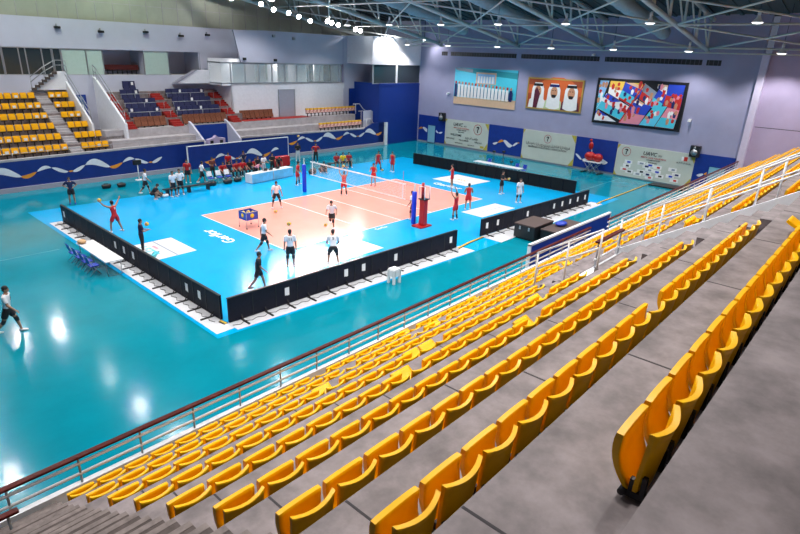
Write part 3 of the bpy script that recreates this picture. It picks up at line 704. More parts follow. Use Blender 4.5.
b = MB(); b.prism([(19.4, 2.0), (21.9, 2.6), (21.9, 3.3), (20.6, 3.9), (19.4, 3.9)], .9, 1.0, 'y'); struct('stair_cheek', b, wall_white, FAR)
t = thing('parapet_rail', 'thin steel rail along the top of the far stand front wall', 'railing', (-14, .15, 1.9), FAR)
part(t, 'rail', MB().tube([(-34, .15, 2.35), (-1.2, .15, 2.80)], .02, 6), steel)
for i in range(15): x = -33+2.2*i; part(t, 'post', MB().tube([(x, .15, 1.9+(x+36)*.0123), (x, .15, 2.34+(x+34)*.0137)], .018, 6), steel)
# speakers and small fittings on the white far wall
for i, (u, v, z) in enumerate(((-8.9, 7.1, 10.9), (-5.6, 7.1, 10.75), (-1.8, 7.1, 10.9), (1.5, 7.1, 10.75), (4.2, 7.1, 10.95))):
    t = thing('wall_speaker', 'small dark fitting high on the white far wall, %s from the left' % nth(i+1), 'speaker', (u, v-.15, z), FAR, 'fittings on the far wall')
    part(t, 'housing', MB().box(u-.22, u+.22, v-.32, v-.08, z, z+.18), black, bevel=.02); part(t, 'bracket', MB().box(u-.04, u+.04, v-.1, v+.02, z+.05, z+.35), steel)
for i, (u, z) in enumerate(((9.6, 11.1), (12.1, 10.95), (6.1, 8.9), (9.7, 8.85))):
    t = thing('wall_speaker', 'small fitting on the white wall above the glass balcony, %s from the left' % nth(i+1), 'speaker', (u, 3.8, z), FAR, 'fittings above the balcony')
    part(t, 'housing', MB().box(u-.16, u+.16, 3.72, 3.9, z, z+.25), steel if i < 2 else black, bevel=.02); part(t, 'bracket', MB().box(u-.03, u+.03, 3.88, 4.02, z+.1, z+.2), steel)
# blue standing screens in front of both openings
t = thing('standing_screen', 'long blue standing screen with wavy ribbon before the far stand', 'screen', (2.4, -1.2, 0), FAR)
part(t, 'panel', MB().box(-3.3, 7.0, -1.26, -1.16, .25, 2.15), navy_p); part(t, 'frame', MB().box(-3.36, 7.06, -1.27, -1.15, 2.15, 2.21).box(-3.36, -3.3, -1.27, -1.15, .0, 2.2).box(7.0, 7.06, -1.27, -1.15, .0, 2.2), rail_w)
part(t, 'ribbon', ribbon_mb(-3.2, 6.9, .95, -1.27, 5.8, .45, .5, .40), None)
for x in (-3.3, 0, 3.5, 7.0): part(t, 'foot', MB().box(x-.03, x+.03, -1.6, -.8, 0, .05), steel)
t = thing('pale_cabinet', 'pale box with two dark panels on top behind the far blue screen', 'cabinet', (.8, .6, 1.9), FAR)
part(t, 'body', MB().prism([(-.35, 1.0), (1.35, 1.0), (1.35, 2.35), (.75, 2.4), (.5, 2.6), (.25, 2.4), (-.35, 2.3)], .5, .9, 'y'), wall_lav2); part(t, 'dark_panel', MB().box(-.15, .15, .47, .5, 1.9, 2.2), black); part(t, 'dark_panel', MB().box(.8, 1.1, .47, .5, 1.9, 2.2), black)
t = thing('standing_screen', 'big blue standing screen with white frame beside the near stand', 'screen', (.2, -16, 0))
part(t, 'panel', MB().box(-4.0, 4.5, -16.05, -15.95, .1, 2.15), blue_p); part(t, 'frame', MB().box(-4.1, -4.0, -16.07, -15.93, 0, 2.2).box(4.5, 4.56, -16.07, -15.93, 0, 2.2).box(-4.1, 4.56, -16.07, -15.93, 2.13, 2.22), rail_w)
for x in (-4.0, 0, 4.4): part(t, 'foot', MB().box(x-.04, x+.04, -16.5, -15.5, 0, .06), steel)

# ================================================================ END WALL things (x: towards the left in the photograph is +)
TX, TY = Vector((-1, 0, 0)), Vector((0, 0, 1))
def wall_text(par, name, s, size, x, z, mt, y=.14, shear=0):
    off = BASE[par.name]; mb = text_mb(s, size, mt, axes(Vector((x, y, z)), TX, TY), 'CENTER', shear); return part(par, name, mb)
def emblem(par, x, z, r, y=.135):
    mb = MB(); mb.m(red_t); N = 28
    for i in range(N):
        a, b2 = 2*pi*i/N, 2*pi*(i+1)/N
        mb.poly([(x-r*cos(a), y, z+r*sin(a)), (x-r*cos(b2), y, z+r*sin(b2)), (x-.9*r*cos(b2), y, z+.9*r*sin(b2)), (x-.9*r*cos(a), y, z+.9*r*sin(a))][::-1])
    mb.m(black_t)
    for q in ([(-.3, .55), (.3, .6), (.35, .3), (.1, -.1), (.12, -.55), (-.12, -.6), (-.1, 0), (.1, .3), (-.35, .3)],): mb.poly([(x-a*r, y, z+b2*r) for a, b2 in q][::-1])
    part(par, 'emblem', mb)
def banner(x0, x1, z0, z1, label):
    t = thing('wall_banner', label, 'banner', ((x0+x1)/2, .1, z0), END)
    part(t, 'panel', MB().box(x0, x1, .02, .12, z0, z1), cream)
    mb = MB(); mb.m(gold); w_ = .55
    for sx, sz in ((x0, z1), (x0, z0), (x1, z0), (x1, z1)):
        dx = w_ if sx == x0 else -w_; dz = .8 if sz == z0 else -.8; big = 1.0 if (sx == x0) else .55
        q = [(sx, .125, sz), (sx+dx*big, .125, sz), (sx, .125, sz+dz*big)]; mb.poly(q if dx*dz < 0 else q[::-1])
    part(t, 'corner_print', mb); return t
b1 = banner(7.9, 14.2, .25, 3.13, 'cream welcome banner with emblem, leftmost on the end wall')
wall_text(b1, 'lettering', 'UAVC', .52, 12.3, 2.62, black_t, shear=.2); wall_text(b1, 'lettering', '2021', .2, 11.2, 2.52, black_t)
wall_text(b1, 'lettering', 'MEN\'S CLUB VOLLEYBALL', .2, 11.75, 2.25, red_t); wall_text(b1, 'lettering', 'CHAMPIONSHIP', .2, 11.75, 2.03, black_t); wall_text(b1, 'lettering', 'BAHRAIN', .2, 11.75, 1.8, black_t)
wall_text(b1, 'lettering', 'WELCOME', .34, 12.5, 1.42, black_t); wall_text(b1, 'lettering', 'مرحبا بكم', .34, 10.2, 1.30, black_t); wall_text(b1, 'lettering', 'BIENVENUE', .24, 13.3, .95, black_t); wall_text(b1, 'lettering', 'WILLKOMMEN', .22, 11.3, .92, black_t); wall_text(b1, 'lettering', 'HERZLICH', .22, 9.2, .92, black_t); wall_text(b1, 'lettering', 'BIENVENIDOS', .18, 12.0, .55, black_t); wall_text(b1, 'lettering', 'BENVENUTI', .18, 10.2, .5, black_t)
emblem(b1, 9.4, 2.35, .58)
part(b1, 'yellow_ball_print', MB().box(8.4, 8.9, .12, .13, .38, .62), gold)
b2 = banner(-2.68, 3.42, .15, 3.14, 'cream banner with round emblem and two lines, middle of the end wall')
emblem(b2, .45, 2.45, .42); wall_text(b2, 'lettering', 'الاتحاد البحريني للكرة الطائرة', .32, .4, 1.82, black_t); wall_text(b2, 'lettering', 'BAHRAIN VOLLEYBALL ASSOCIATION', .26, .4, 1.48, black_t)
b3 = banner(-13.85, -6.95, .1, 2.93, 'cream sponsor banner full of small logos, rightmost on the end wall')
emblem(b3, -7.85, 2.35, .42); wall_text(b3, 'lettering', 'UAVC', .46, -10.0, 2.42, black_t, shear=.2); wall_text(b3, 'lettering', '2021', .18, -10.95, 2.35, black_t)
wall_text(b3, 'lettering', 'MEN\'S CLUB VOLLEYBALL', .2, -10.4, 2.08, red_t); wall_text(b3, 'lettering', 'CHAMPIONSHIP', .17, -10.4, 1.88, black_t); wall_text(b3, 'lettering', 'BAHRAIN', .18, -10.4, 1.66, black_t)
lg = MB(); rl = random.Random(5)
for i, (x, z) in enumerate(((-8.2, 1.45), (-7.9, .75), (-8.4, .6), (-9.4, 1.5), (-9.9, 1.3), (-10.2, 1.45), (-10.9, 1.35), (-9.5, .75), (-9.2, .5), (-10.1, .6), (-10.9, .95), (-10.3, .35), (-11.2, .6), (-12.2, 1.35), (-12.6, .95), (-12.1, .75), (-12.5, .45), (-8.1, 1.1), (-10.2, 1.0))):
    lg.m(paper).box(x-.36, x+.36, .12, .126, z-.16, z+.16); lg.m((P['blue'], P['red'], black_t, P['grey'], P['navy'])[i % 5]).box(x-.20, x+.05+.1*rl.random(), .126, .13, z-.09, z+.07)
part(b3, 'sponsor_logos', lg)
q = MB(); q.m(P['red']).box(-13.25, -12.95, .12, .13, 2.25, 2.6); q.m(paper).box(-12.95, -12.75, .12, .13, 2.25, 2.6); part(b3, 'sponsor_logos', q); wall_text(b3, 'lettering', 'مملكة البحرين', .16, -13.0, 2.08, black_t)

def art(mb, x0, x1, z0, z1, shapes, y=.10):
    for i, (c, pts) in enumerate(shapes):
        mb.m(P[c]); mb.poly([(x1-(x1-x0)*a, y+.0012*i, z0+(z1-z0)*b_) for a, b_ in pts][::1])
def el(cx, cy, rx, ry, n=14): return [(cx+rx*cos(2*pi*i/n), cy+ry*sin(2*pi*i/n)) for i in range(n)]
def rc(a, b_, c, d): return [(a, b_), (c, b_), (c, d), (a, d)]
def picture(x0, x1, z0, z1, label, frame, shapes, fw=.12):
    t = thing('wall_picture', label, 'picture', ((x0+x1)/2, .05, z0), END)
    if frame: part(t, 'frame', MB().box(x0-fw, x1+fw, .0, .12, z1, z1+fw).box(x0-fw, x1+fw, .0, .12, z0-fw, z0).box(x0-fw, x0, .0, .12, z0, z1).box(x1, x1+fw, .0, .12, z0, z1), frame)
    part(t, 'backing', MB().box(x0, x1, 0, .09, z0, z1), P['grey'])
    mb = MB(); art(mb, x0, x1, z0, z1, shapes, .0915); part(t, 'print', mb); return t
# team photograph
sh = [('cyan', rc(0, 0, 1, 1)), ('sky', rc(0, .3, .55, .88)), ('teal', [(.08, 1), (1, .93), (1, .78), (.45, .84), (.06, .92)]), ('grey', [(0, 1), (.3, .97), (.3, .88), (.02, .93)]), ('tan', [(0, 0), (1, 0), (1, .24), (0, .2)]), ('tan', rc(.36, .6, .68, .9)), ('lblue', rc(.38, .62, .66, .86))]
for i in range(6): sh.append(('white', rc(.39+.045*i, .62, .42+.045*i, .8)))
for i in range(17):
    x = .03+.056*i; top = .56-.005*i; sh.append(('white' if i not in (0, 16) else 'navy', [(x-.022, .2), (x+.022, .2), (x+.02, top), (x-.02, top)])); sh.append(('skin' if i % 3 else 'red', el(x, top+.04, .017, .04, 8)))
    sh.append(('navy', rc(x+.024, .24, x+.032, top-.05)))
picture(4.85, 13.27, 4.92, 8.86, 'wide picture of a team in white lined up indoors', None, sh)
# three portraits in a gilt frame
sh = [('dorange', rc(0, 0, 1, 1)), ('orange', el(.55, .55, .42, .55)), ('orange', rc(0, .5, 1, .8))]
for cx, robe, band in ((.19, 'white', 'black'), (.50, 'green', 'navy'), (.82, 'maroon', 'black')):
    sh += [(robe, [(cx-.17, 0), (cx+.17, 0), (cx+.15, .28), (cx+.06, .4), (cx-.06, .4), (cx-.15, .28)]), ('white', [(cx-.13, .06), (cx-.115, .68), (cx-.07, .88), (cx+.07, .88), (cx+.115, .68), (cx+.13, .06), (cx+.05, .0), (cx-.05, .0)]), ('skin', el(cx, .58, .066, .20)), (band, rc(cx-.09, .76, cx+.09, .85)), ('black', [(cx-.035, .40), (cx+.035, .40), (cx+.045, .50), (cx-.045, .50)]), ('black', rc(cx-.035, .63, cx-.012, .655)), ('black', rc(cx+.012, .63, cx+.035, .655))]
sh += [('maroon', [(.12, 0), (.2, 0), (.24, .5), (.17, .72), (.13, .6)])]
picture(-2.52, 3.40, 5.40, 8.18, 'gilt framed picture of three men in white headcloths on orange', mat('gilt_frame', (.55, .36, .09), .4, metal=.4), sh, .14)
# collage of match photographs
sh = [('black', rc(0, 0, 1, 1))]; rr = random.Random(21)
def cell(p, cols, n=7):
    cx = sum(a for a, _ in p)/len(p); cy = sum(b_ for _, b_ in p)/len(p); p = [((a-cx)*1.09+cx, (b_-cy)*1.09+cy) for a, b_ in p]; p = [(min(.985, max(.015, a)), min(.975, max(.025, b_))) for a, b_ in p]; sh.append((cols[0], p))
    q = [((a-cx)*.98+cx, (b_-cy)*.98+cy) for a, b_ in p]; sh.append((cols[1], [q[0], q[1], ((q[1][0]+q[2][0])/2, (q[1][1]+q[2][1])/2), ((q[0][0]+q[-1][0])/2, (q[0][1]+q[-1][1])/2)]))
    for _ in range(n):
        t1, t2 = rr.random(), rr.random(); a = q[0][0]*(1-t1)*(1-t2)+q[1][0]*t1*(1-t2)+q[2][0]*t1*t2+q[-1][0]*(1-t1)*t2; b_ = q[0][1]*(1-t1)*(1-t2)+q[1][1]*t1*(1-t2)+q[2][1]*t1*t2+q[-1][1]*(1-t1)*t2
        a = cx+(a-cx)*.8; b_ = cy+(b_-cy)*.75; c = rr.choice(('red', 'white', 'navy', 'skin', 'pink', 'red')); h = .035+.05*rr.random()
        sh.append((c, [(a-.012, b_-h), (a+.012, b_-h), (a+.02, b_+h*.4), (a, b_+h), (a-.016, b_+h*.3)]))
cell([(.02, .25), (.06, .42), (.12, .97), (.01, .97)], ('lblue', 'cyan')); cell([(.14, .70), (.27, .58), (.31, .96), (.15, .97)], ('yel', 'white'))
cell([(.28, .60), (.45, .42), (.53, .80), (.33, .96)], ('blue', 'cyan'), 9); cell([(.34, .95), (.53, .82), (.52, .95), (.5, .96)], ('yel', 'tan'), 2); cell([(.52, .62), (.63, .5), (.69, .78), (.55, .95)], ('grey', 'red'), 9); cell([(.64, .48), (.76, .38), (.80, .72), (.72, .85)], ('blue', 'cyan'), 6)
cell([(.70, .88), (.80, .76), (.80, .95), (.70, .96)], ('tan', 'white'), 4); cell([(.80, .52), (.97, .45), (.98, .95), (.82, .95)], ('blue', 'red'), 11)
cell([(.04, .33), (.33, .12), (.45, .38), (.13, .66)], ('white', 'cyan'), 14); cell([(.10, .60), (.2, .5), (.3, .52), (.14, .68)], ('blue', 'blue'), 2); cell([(.02, .04), (.28, .05), (.06, .27), (.03, .25)], ('blue', 'white'), 5)
cell([(.34, .04), (.56, .05), (.66, .46), (.47, .52)], ('blue', 'pink'), 12); cell([(.47, .53), (.56, .46), (.58, .52), (.50, .6)], ('tan', 'white'), 1); cell([(.58, .05), (.74, .05), (.83, .48), (.70, .46)], ('cyan', 'sky'), 9); cell([(.76, .05), (.95, .04), (.97, .42), (.85, .46)], ('pink', 'cyan'), 9)
for q in ([(.33, .05), (.345, .05), (.56, .95), (.545, .95)], [(.28, .58), (.285, .62), (.47, .46), (.465, .42)]): sh.append(('red', q))
picture(-11.95, -4.1, 4.72, 8.52, 'big black framed collage of match photographs on the end wall', black, sh, .12)
for i, (x0, x1) in enumerate(((14.65, 15.5), (5.35, 14.15), (-3.75, 4.75), (-12.7, -4.3), (-14.15, -13.05))):
    t = thing('air_vent', 'long dark air grille high on the end wall, %s from the left' % nth(i+1), 'air vent', ((x0+x1)/2, .02, 10.1), END, 'air grilles on the end wall'); z0 = 10.05+.0*i
    part(t, 'recess', MB().box(x0, x1, .0, .03, z0, z0+.42), black); part(t, 'frame', MB().box(x0-.05, x1+.05, 0, .06, z0+.42, z0+.47).box(x0-.05, x1+.05, 0, .06, z0-.05, z0), wall_lav)
    sl = MB(); x = x0+.2
    while x < x1: sl.box(x, x+.04, .03, .05, z0, z0+.42); x += .35
    part(t, 'grille', sl, mat('vent_slat', (.10, .09, .12), .6))
for i, (x, z, wh) in enumerate(((14.65, 2.8, 'left of the welcome banner'), (-13.75, 2.72, 'right of the sponsor banner'))):
    t = thing('wall_loudspeaker', 'black loudspeaker on the end wall, ' + wh, 'loudspeaker', (x, .3, z), END)
    part(t, 'cabinet', MB().box(x-.38, x+.38, .05, .5, z, z+.95), black, bevel=.03); part(t, 'speaker_cone', MB().tube([(x, .5, z+.4), (x, .53, z+.4)], .27, 16).tube([(x, .5, z+.78), (x, .52, z+.78)], .09, 12), steel)
for i, (x, z) in enumerate(((14.05, 5.9), (-12.75, 5.6), (-3.2, 10.55))):
    t = thing('wall_camera', 'small white camera on the end wall, ' + ('left of the team picture', 'right of the collage', 'beside the grilles')[i], 'camera', (x, .1, z), END)
    part(t, 'mount', MB().box(x-.1, x+.1, 0, .14, z, z+.16), paper); part(t, 'body', MB().box(x-.09, x+.09, .12, .4, z-.06, z+.12), paper, bevel=.02)
t = struct('door_3', MB().box(15.75, 16.9, .09, .15, .1, 2.1), cyan_p, END); part(t, 'door_frame', MB().box(15.65, 15.75, .08, .17, .1, 2.2).box(16.9, 17.0, .08, .17, .1, 2.2).box(15.65, 17.0, .08, .17, 2.1, 2.2), blue_in)
t = struct('door_4', MB().box(-16.3, -15.1, .09, .15, .1, 2.1), cyan_p, END); part(t, 'door_frame', MB().box(-16.4, -16.3, .08, .17, .1, 2.2).box(-15.1, -15.0, .08, .17, .1, 2.2).box(-16.4, -15.0, .08, .17, 2.1, 2.2), blue_in)

# ================================================================ COURT things
# net
t = thing('volleyball_net', 'white taped volleyball net on two blue padded posts', 'net', (0, 0, 0))
for y, wh in ((5.5, 'far'), (-5.5, 'near')):
    p_ = part(t, 'post', MB().tube([(0, y, 0), (0, y, 2.55)], .05, 12), steel)
    part(p_, 'post_pad', MB().lathe([(.12, .02), (.15, .05), (.15, 2.05), (.12, 2.08)], (0, y, 0), 16), pad_blue)
mb = MB(); mb.box(-.01, .01, -4.75, 4.75, 2.36, 2.44); part(t, 'top_band', mb, white_line); part(t, 'bottom_band', MB().box(-.01, .01, -4.75, 4.75, 1.42, 1.47), white_line)
mb = MB()
for i in range(94): y = -4.7+.1*i; mb.box(-.002, .002, y-.002, y+.002, 1.45, 2.38)
for i in range(9): z = 1.52+.1*i; mb.box(-.002, .002, -4.75, 4.75, z-.002, z+.002)
part(t, 'mesh', mb, net_m)
for y in (-4.5, 4.5):
    part(t, 'side_band', MB().box(-.012, .012, y-.03, y+.03, 1.42, 2.44), white_line); part(t, 'antenna', MB().tube([(0, y, 1.43), (0, y, 3.2)], .01, 6), red_t)
for y, s in ((5.45, -1), (-5.45, 1)): part(t, 'rope', MB().tube([(0, y, 2.4), (0, y+s*.7, 2.4)], .008, 5).tube([(0, y, 1.45), (0, y+s*.7, 1.45)], .008, 5), black)
# referee stand at the near post
t = thing('referee_stand', 'red padded referee stand next to the near net post', 'referee stand', (.1, -6.3, 0))
part(t, 'base', MB().box(-.52, .52, -6.6, -5.8, .0, .10), red_p, bevel=.02); part(t, 'padded_column', MB().box(-.15, .22, -6.45, -6.05, .1, 1.75), red_p, bevel=.05)
part(t, 'platform', MB().box(-.2, .3, -6.5, -6.0, 1.72, 1.78), black_m); hp = MB()
for a, b_ in (((-.18, -6.48), (-.18, -6.02)), ((.28, -6.48), (.28, -6.02))): hp.tube([(a[0], a[1], 1.78), (a[0], a[1], 2.55), (b_[0], b_[1], 2.55), (b_[0], b_[1], 1.78)], .025, 8)
part(t, 'guard_rail', hp, rail_w); part(t, 'padded_pole', MB().tube([(-.05, -6.2, 1.78), (-.05, -6.2, 2.75)], .09, 10), red_p)
t = thing('padded_platform', 'red padded folding platform on thin legs by the end wall', 'referee stand', (-5.1, .9, 0), END)
part(t, 'padding', MB().ell((-4.75, .9, 1.55), (.55, .4, .42)).ell((-5.55, .9, 1.5), (.5, .35, .4)), red_p); part(t, 'platform', MB().box(-6.0, -4.3, .5, 1.4, 1.05, 1.12), rail_w)
lg = MB()
for a, b_ in ((-4.4, -5.2), (-5.2, -4.4), (-5.0, -5.9), (-5.9, -5.0)): lg.tube([(a, .6, 1.05), (b_, .6, .04)], .03, 6).tube([(a, 1.3, 1.05), (b_, 1.3, .04)], .03, 6)
lg.tube([(-4.8, .55, .55), (-4.8, 1.35, .55)], .03, 6).tube([(-5.45, .55, .55), (-5.45, 1.35, .55)], .03, 6); part(t, 'scissor_frame', lg, steel); part(t, 'back_pole', MB().tube([(-5.0, .7, 1.1), (-4.7, .7, 2.2), (-4.6, .7, 2.9)], .035, 8), rail_w); part(t, 'top_padding', MB().ell((-4.62, .72, 2.5), (.22, .2, .38)).ell((-4.55, .72, 3.0), (.14, .14, .14)), red_p); part(t, 'wheel', MB().box(-6.1, -5.9, .4, 1.5, 0, .08).box(-4.4, -4.2, .4, 1.5, 0, .08), black)

# perimeter boards: each panel is a thing; sheets of white vinyl under their feet
def strip(pts, lab): solo('floor_sheet', MB().prism(pts, .006, .010, 'z'), white_mat_, lab, 'floor sheet')
strip([(-16.5, -10.4), (-15.75, -10.4), (-15.75, 8.4), (-16.4, 8.4)], 'long white sheet under the left row of perimeter boards'); strip([(-15.74, -10.62), (-1.3, -11.22), (-1.3, -10.12), (-15.74, -9.85)], 'white sheet under the near left row of perimeter boards'); strip([(1.1, -11.35), (14.9, -11.3), (14.9, -10.4), (1.1, -9.9)], 'white sheet under the near right row of perimeter boards')
PANW = 1.07
def boards(a, b_, n, nrm, lab, labels, back=board_b, h=1.02):
    a, b_ = Vector(a), Vector(b_); d = (b_-a)/n; dn = d.normalized(); nr = Vector(nrm); ang = math.atan2(dn.y, dn.x)
    s = 1 if Vector((-dn.y, dn.x, 0)).dot(nr) > 0 else -1; L = d.length
    for i in range(n):
        c = a + d*(i+.5); t = thing('perimeter_board', lab % nth(i+1), 'perimeter board', (c.x, c.y, .011), group='perimeter boards around the court', rotz=ang)
        BASE[t.name] = Vector((0, 0, 0))
        part(t, 'panel', MB().box(-L/2+.012, L/2-.012, -.05, .05, .02, h), back, bevel=.012)
        part(t, 'screen', MB().box(-L/2+.03, L/2-.03, *sorted((-s*.05, -s*.058)), .06, h-.03), board_f)
        part(t, 'frame', MB().box(-L/2, L/2, -.055, .055, h, h+.03).box(L/2-.02, L/2+.01, *sorted((s*.05, s*.062)), .02, h), black_m)
        ft = MB(); y0, y1 = sorted((s*.05, s*.62)); ft.box(-.035, .035, y0, y1, 0, .04); ft.obox((0, s*.06, .22), (0, s*.2, .04), .03, .03); part(t, 'support_foot', ft, black_m)
        part(t, 'cable', MB().tube([(-L/2, s*.3, .02), (-L/4, s*.42, .02), (0, s*.28, .03), (L/4, s*.40, .02), (L/2, s*.3, .02)], .012, 5), black)
        if i in labels: part(t, 'paper_label', MB().box(-.11, .11, *sorted((s*.062, s*.066)), .42, .76).box(-.02, .11, *sorted((s*.062, s*.066)), .40, .43), paper)
boards((-15.7, 8.2, 0), (-15.75, -9.5, 0), 17, (-1, 0, 0), 'black perimeter board, left row, %s from its far end', (0, 7, 8, 9, 14, 15))
boards((-15.7, -9.9, 0), (-1.7, -10.17, 0), 13, (0, -1, 0), 'black perimeter board, near left row, %s from the corner', (2, 5, 6, 8, 12))
boards((1.1, -9.85, 0), (14.15, -10.4, 0), 12, (0, -1, 0), 'black perimeter board, near right row, %s from its left end', (0, 1, 4, 7, 8, 9, 10, 11))
boards((15.6, 8.4, 0), (16.4, -8.3, 0), 16, (1, 0, 0), 'dark perimeter board, row before the end wall, %s from far end', ())
# cable covers
def cable_cover(pts, lab):
    t = thing('cable_cover', lab, 'cable cover', (pts[0][0], pts[0][1], .006)); BASE[t.name] = Vector((0, 0, 0)); t.location = (0, 0, .006)
    part(t, 'rubber_strip', MB().tube([(x, y, .0) for x, y in pts], [(.11, .03)]*len(pts), 8), black); part(t, 'yellow_stripe', MB().tube([(x, y, .02) for x, y in pts], [(.05, .022)]*len(pts), 8), ball_y)
cable_cover([(14.6, -11.0), (15.6, -10.9), (18, -10.9), (22, -10.85), (25.3, -10.8)], 'black and yellow cable cover running to the sponsor banner')
cable_cover([(-1.7, -10.35), (-.4, -10.15), (1.1, -10.05)], 'short black and yellow cable cover in the gap between near boards')
cable_cover([(-15.85, -9.55), (-15.8, -9.9)], 'tiny cable cover in the corner gap between board rows')
solo('floor_mat_black', MB().box(25.0, 26.2, -14.0, -11.0, 0, .12), black, 'low black case lying before the sponsor banner', 'case')

# printed floor advertisements
def floor_ad(pts, lab, texts=(), bars=()):
    mb = MB(); c = sum((Vector((*p, 0)) for p in pts), Vector())/len(pts); t = thing('floor_advert', lab, 'floor advert', (c.x, c.y, .006))
    mb.prism(pts, .006, .011, 'z'); part(t, 'sheet', mb, white_mat_)
    for s, size, x, y, mt, ax in texts: part(t, 'lettering', text_mb(s, size, mt, axes((x, y, .0125), ax, Vector((0, 0, 1)).cross(Vector(ax)))))
    for mt, q in bars: k = MB(); k.poly([(x, y, .0122) for x, y in q]); part(t, 'print', k, mt)
    return t
floor_ad([(-12.45, 1.45), (-12.45, -1.4), (-15.0, -1.5), (-15.0, 1.4)], 'white floor advert with coloured letters inside the left boards', [('LET\'S', .75, -14.35, .1, P['cyan'], (0, -1, 0))],
    [(P['grey'], [(-13.55, 1.4), (-13.45, 1.4), (-13.45, -1.4), (-13.55, -1.4)]), (P['red'], [(-14.9, .9), (-14.5, .9), (-14.6, .3), (-14.9, .3)]), (P['teal'], [(-14.2, -.2), (-13.9, -.3), (-14.5, -1.1), (-14.8, -1.0)]), (P['pink'], [(-13.9, .7), (-13.75, .7), (-13.75, .1), (-13.9, .1)])])
floor_ad([(-4.75, -7.55), (-4.8, -5.9), (-9.2, -5.95), (-9.2, -7.65)], 'white floor advert with grey lettering by the near boards', [('BAHRAIN', .42, -5.9, -6.5, P['grey'], (1, 0, 0)), ('VOLLEYBALL', .42, -6.2, -7.1, P['grey'], (1, 0, 0))])
floor_ad([(11.6, 2.6), (14.9, 2.4), (14.9, -1.2), (11.6, -1.0)], 'white floor advert before the dark far boards', [('AVC', .6, 13.2, .6, P['gold'], (0, -1, 0)), ('VOLLEYBALL', .35, 12.3, .6, P['grey'], (0, -1, 0))])
floor_ad([(4.7, -5.75), (8.6, -5.9), (8.6, -7.6), (4.7, -7.5)], 'white floor advert right of the referee stand', [], [(P['grey'], [(5.3, -6.6), (8.0, -6.75), (8.0, -6.82), (5.3, -6.67)]), (P['grey'], [(5.2, -7.0), (7.4, -7.1), (7.4, -7.14), (5.2, -7.04)])])
def floor_word(s, size, x, y, ax, lab):
    mb = text_mb(s, size, white_line, axes((x, y, .0125), ax, Vector((0, 0, 1)).cross(Vector(ax)))); solo('floor_lettering', mb, None, lab, 'lettering')
floor_word('Gerflor', .95, -10.35, 0, (0, 1, 0), 'white word painted on the blue mat behind the left end line')
floor_word('Gerflor', .95, 10.4, 0, (0, -1, 0), 'white word painted on the blue mat behind the right end line')
floor_word('Gerflor', .35, -2.2, -4.85, (1, 0, 0), 'small white word beside the near sideline')

# balls
def ball_mbs():
    y_, b_ = MB(), MB(); y_.ell((0, 0, .105), (.105, .105, .105), 16, 10); rot = Matrix.Rotation(.5, 3, 'X')
    for a in range(3):
        rr_ = Matrix.Rotation(2*pi*a/3, 3, 'Z') @ rot; N = 12
        pts = [rr_ @ Vector((.104*cos(-pi/2+pi*i/N), .0, .104*sin(-pi/2+pi*i/N))) + Vector((0, 0, .105)) for i in range(N+1)]
        b_.tube(pts, [(.018, .006)]*len(pts), 6)
    return y_, b_
BY, BB = ball_mbs(); by_me, bb_me = BY.mesh('ball_skin', ball_y), BB.mesh('ball_panel', ball_b)
def ball(x, y, z, lab):
    o = bpy.data.objects.new('volleyball', by_me); COL.objects.link(o); o.location = (x, y, z); props(o, lab, 'volleyball', 'volleyballs'); c = bpy.data.objects.new('ball_panel', bb_me); COL.objects.link(c); c.parent = o; return o
ball(-5.1, 2.0, .012, 'volleyball on the court at the feet of a white player'); ball(-4.9, -2.8, .16, 'volleyball just above the court by a running white player'); ball(11.6, -9.6, .012, 'yellow volleyball at the foot of the near right boards')
ball(10.5, 7.6, .008, 'volleyball on the floor by a red player at the far right'); ball(6.0, 14.0, 2.6, 'volleyball flying before the ribbon of the far wall')
# ball cart
t = thing('ball_cart', 'blue ball cart on four thin legs on the court', 'ball cart', (-8.1, .45, .012)); x0, x1, y0, y1 = -8.5, -7.7, .05, .85
bg_ = MB(); bg_.m(ball_b); 
for q in ((x0, x0+.03, y0, y1), (x1-.03, x1, y0, y1), (x0, x1, y0, y0+.03), (x0, x1, y1-.03, y1)): bg_.box(*q, .55, 1.0)
bg_.box(x0, x1, y0, y1, .53, .56); part(t, 'basket', bg_); part(t, 'rim', MB().tube([(x0, y0, 1.0), (x1, y0, 1.0), (x1, y1, 1.0), (x0, y1, 1.0), (x0, y0, 1.0)], .02, 6), steel)
part(t, 'logo_print', MB().tube([(-8.1, y0-.006, .78), (-8.1, y0-.0, .78)], .13, 14).tube([(x0-.006, .45, .78), (x0, .45, .78)], .13, 14), ball_y)
for x in (x0, x1):
    for y in (y0, y1): l_ = part(t, 'leg', MB().tube([(x, y, .07), (x, y, 1.0)], .015, 6), steel); part(l_, 'castor', MB().ell((x, y, .05), (.03, .05, .05), 8, 6), black)
for i, (x, y) in enumerate(((-8.3, .25), (-8.0, .6), (-7.9, .3), (-8.3, .65))): ball(x, y, .78, 'volleyball lying in the blue ball cart, %s of four' % nth(i+1))

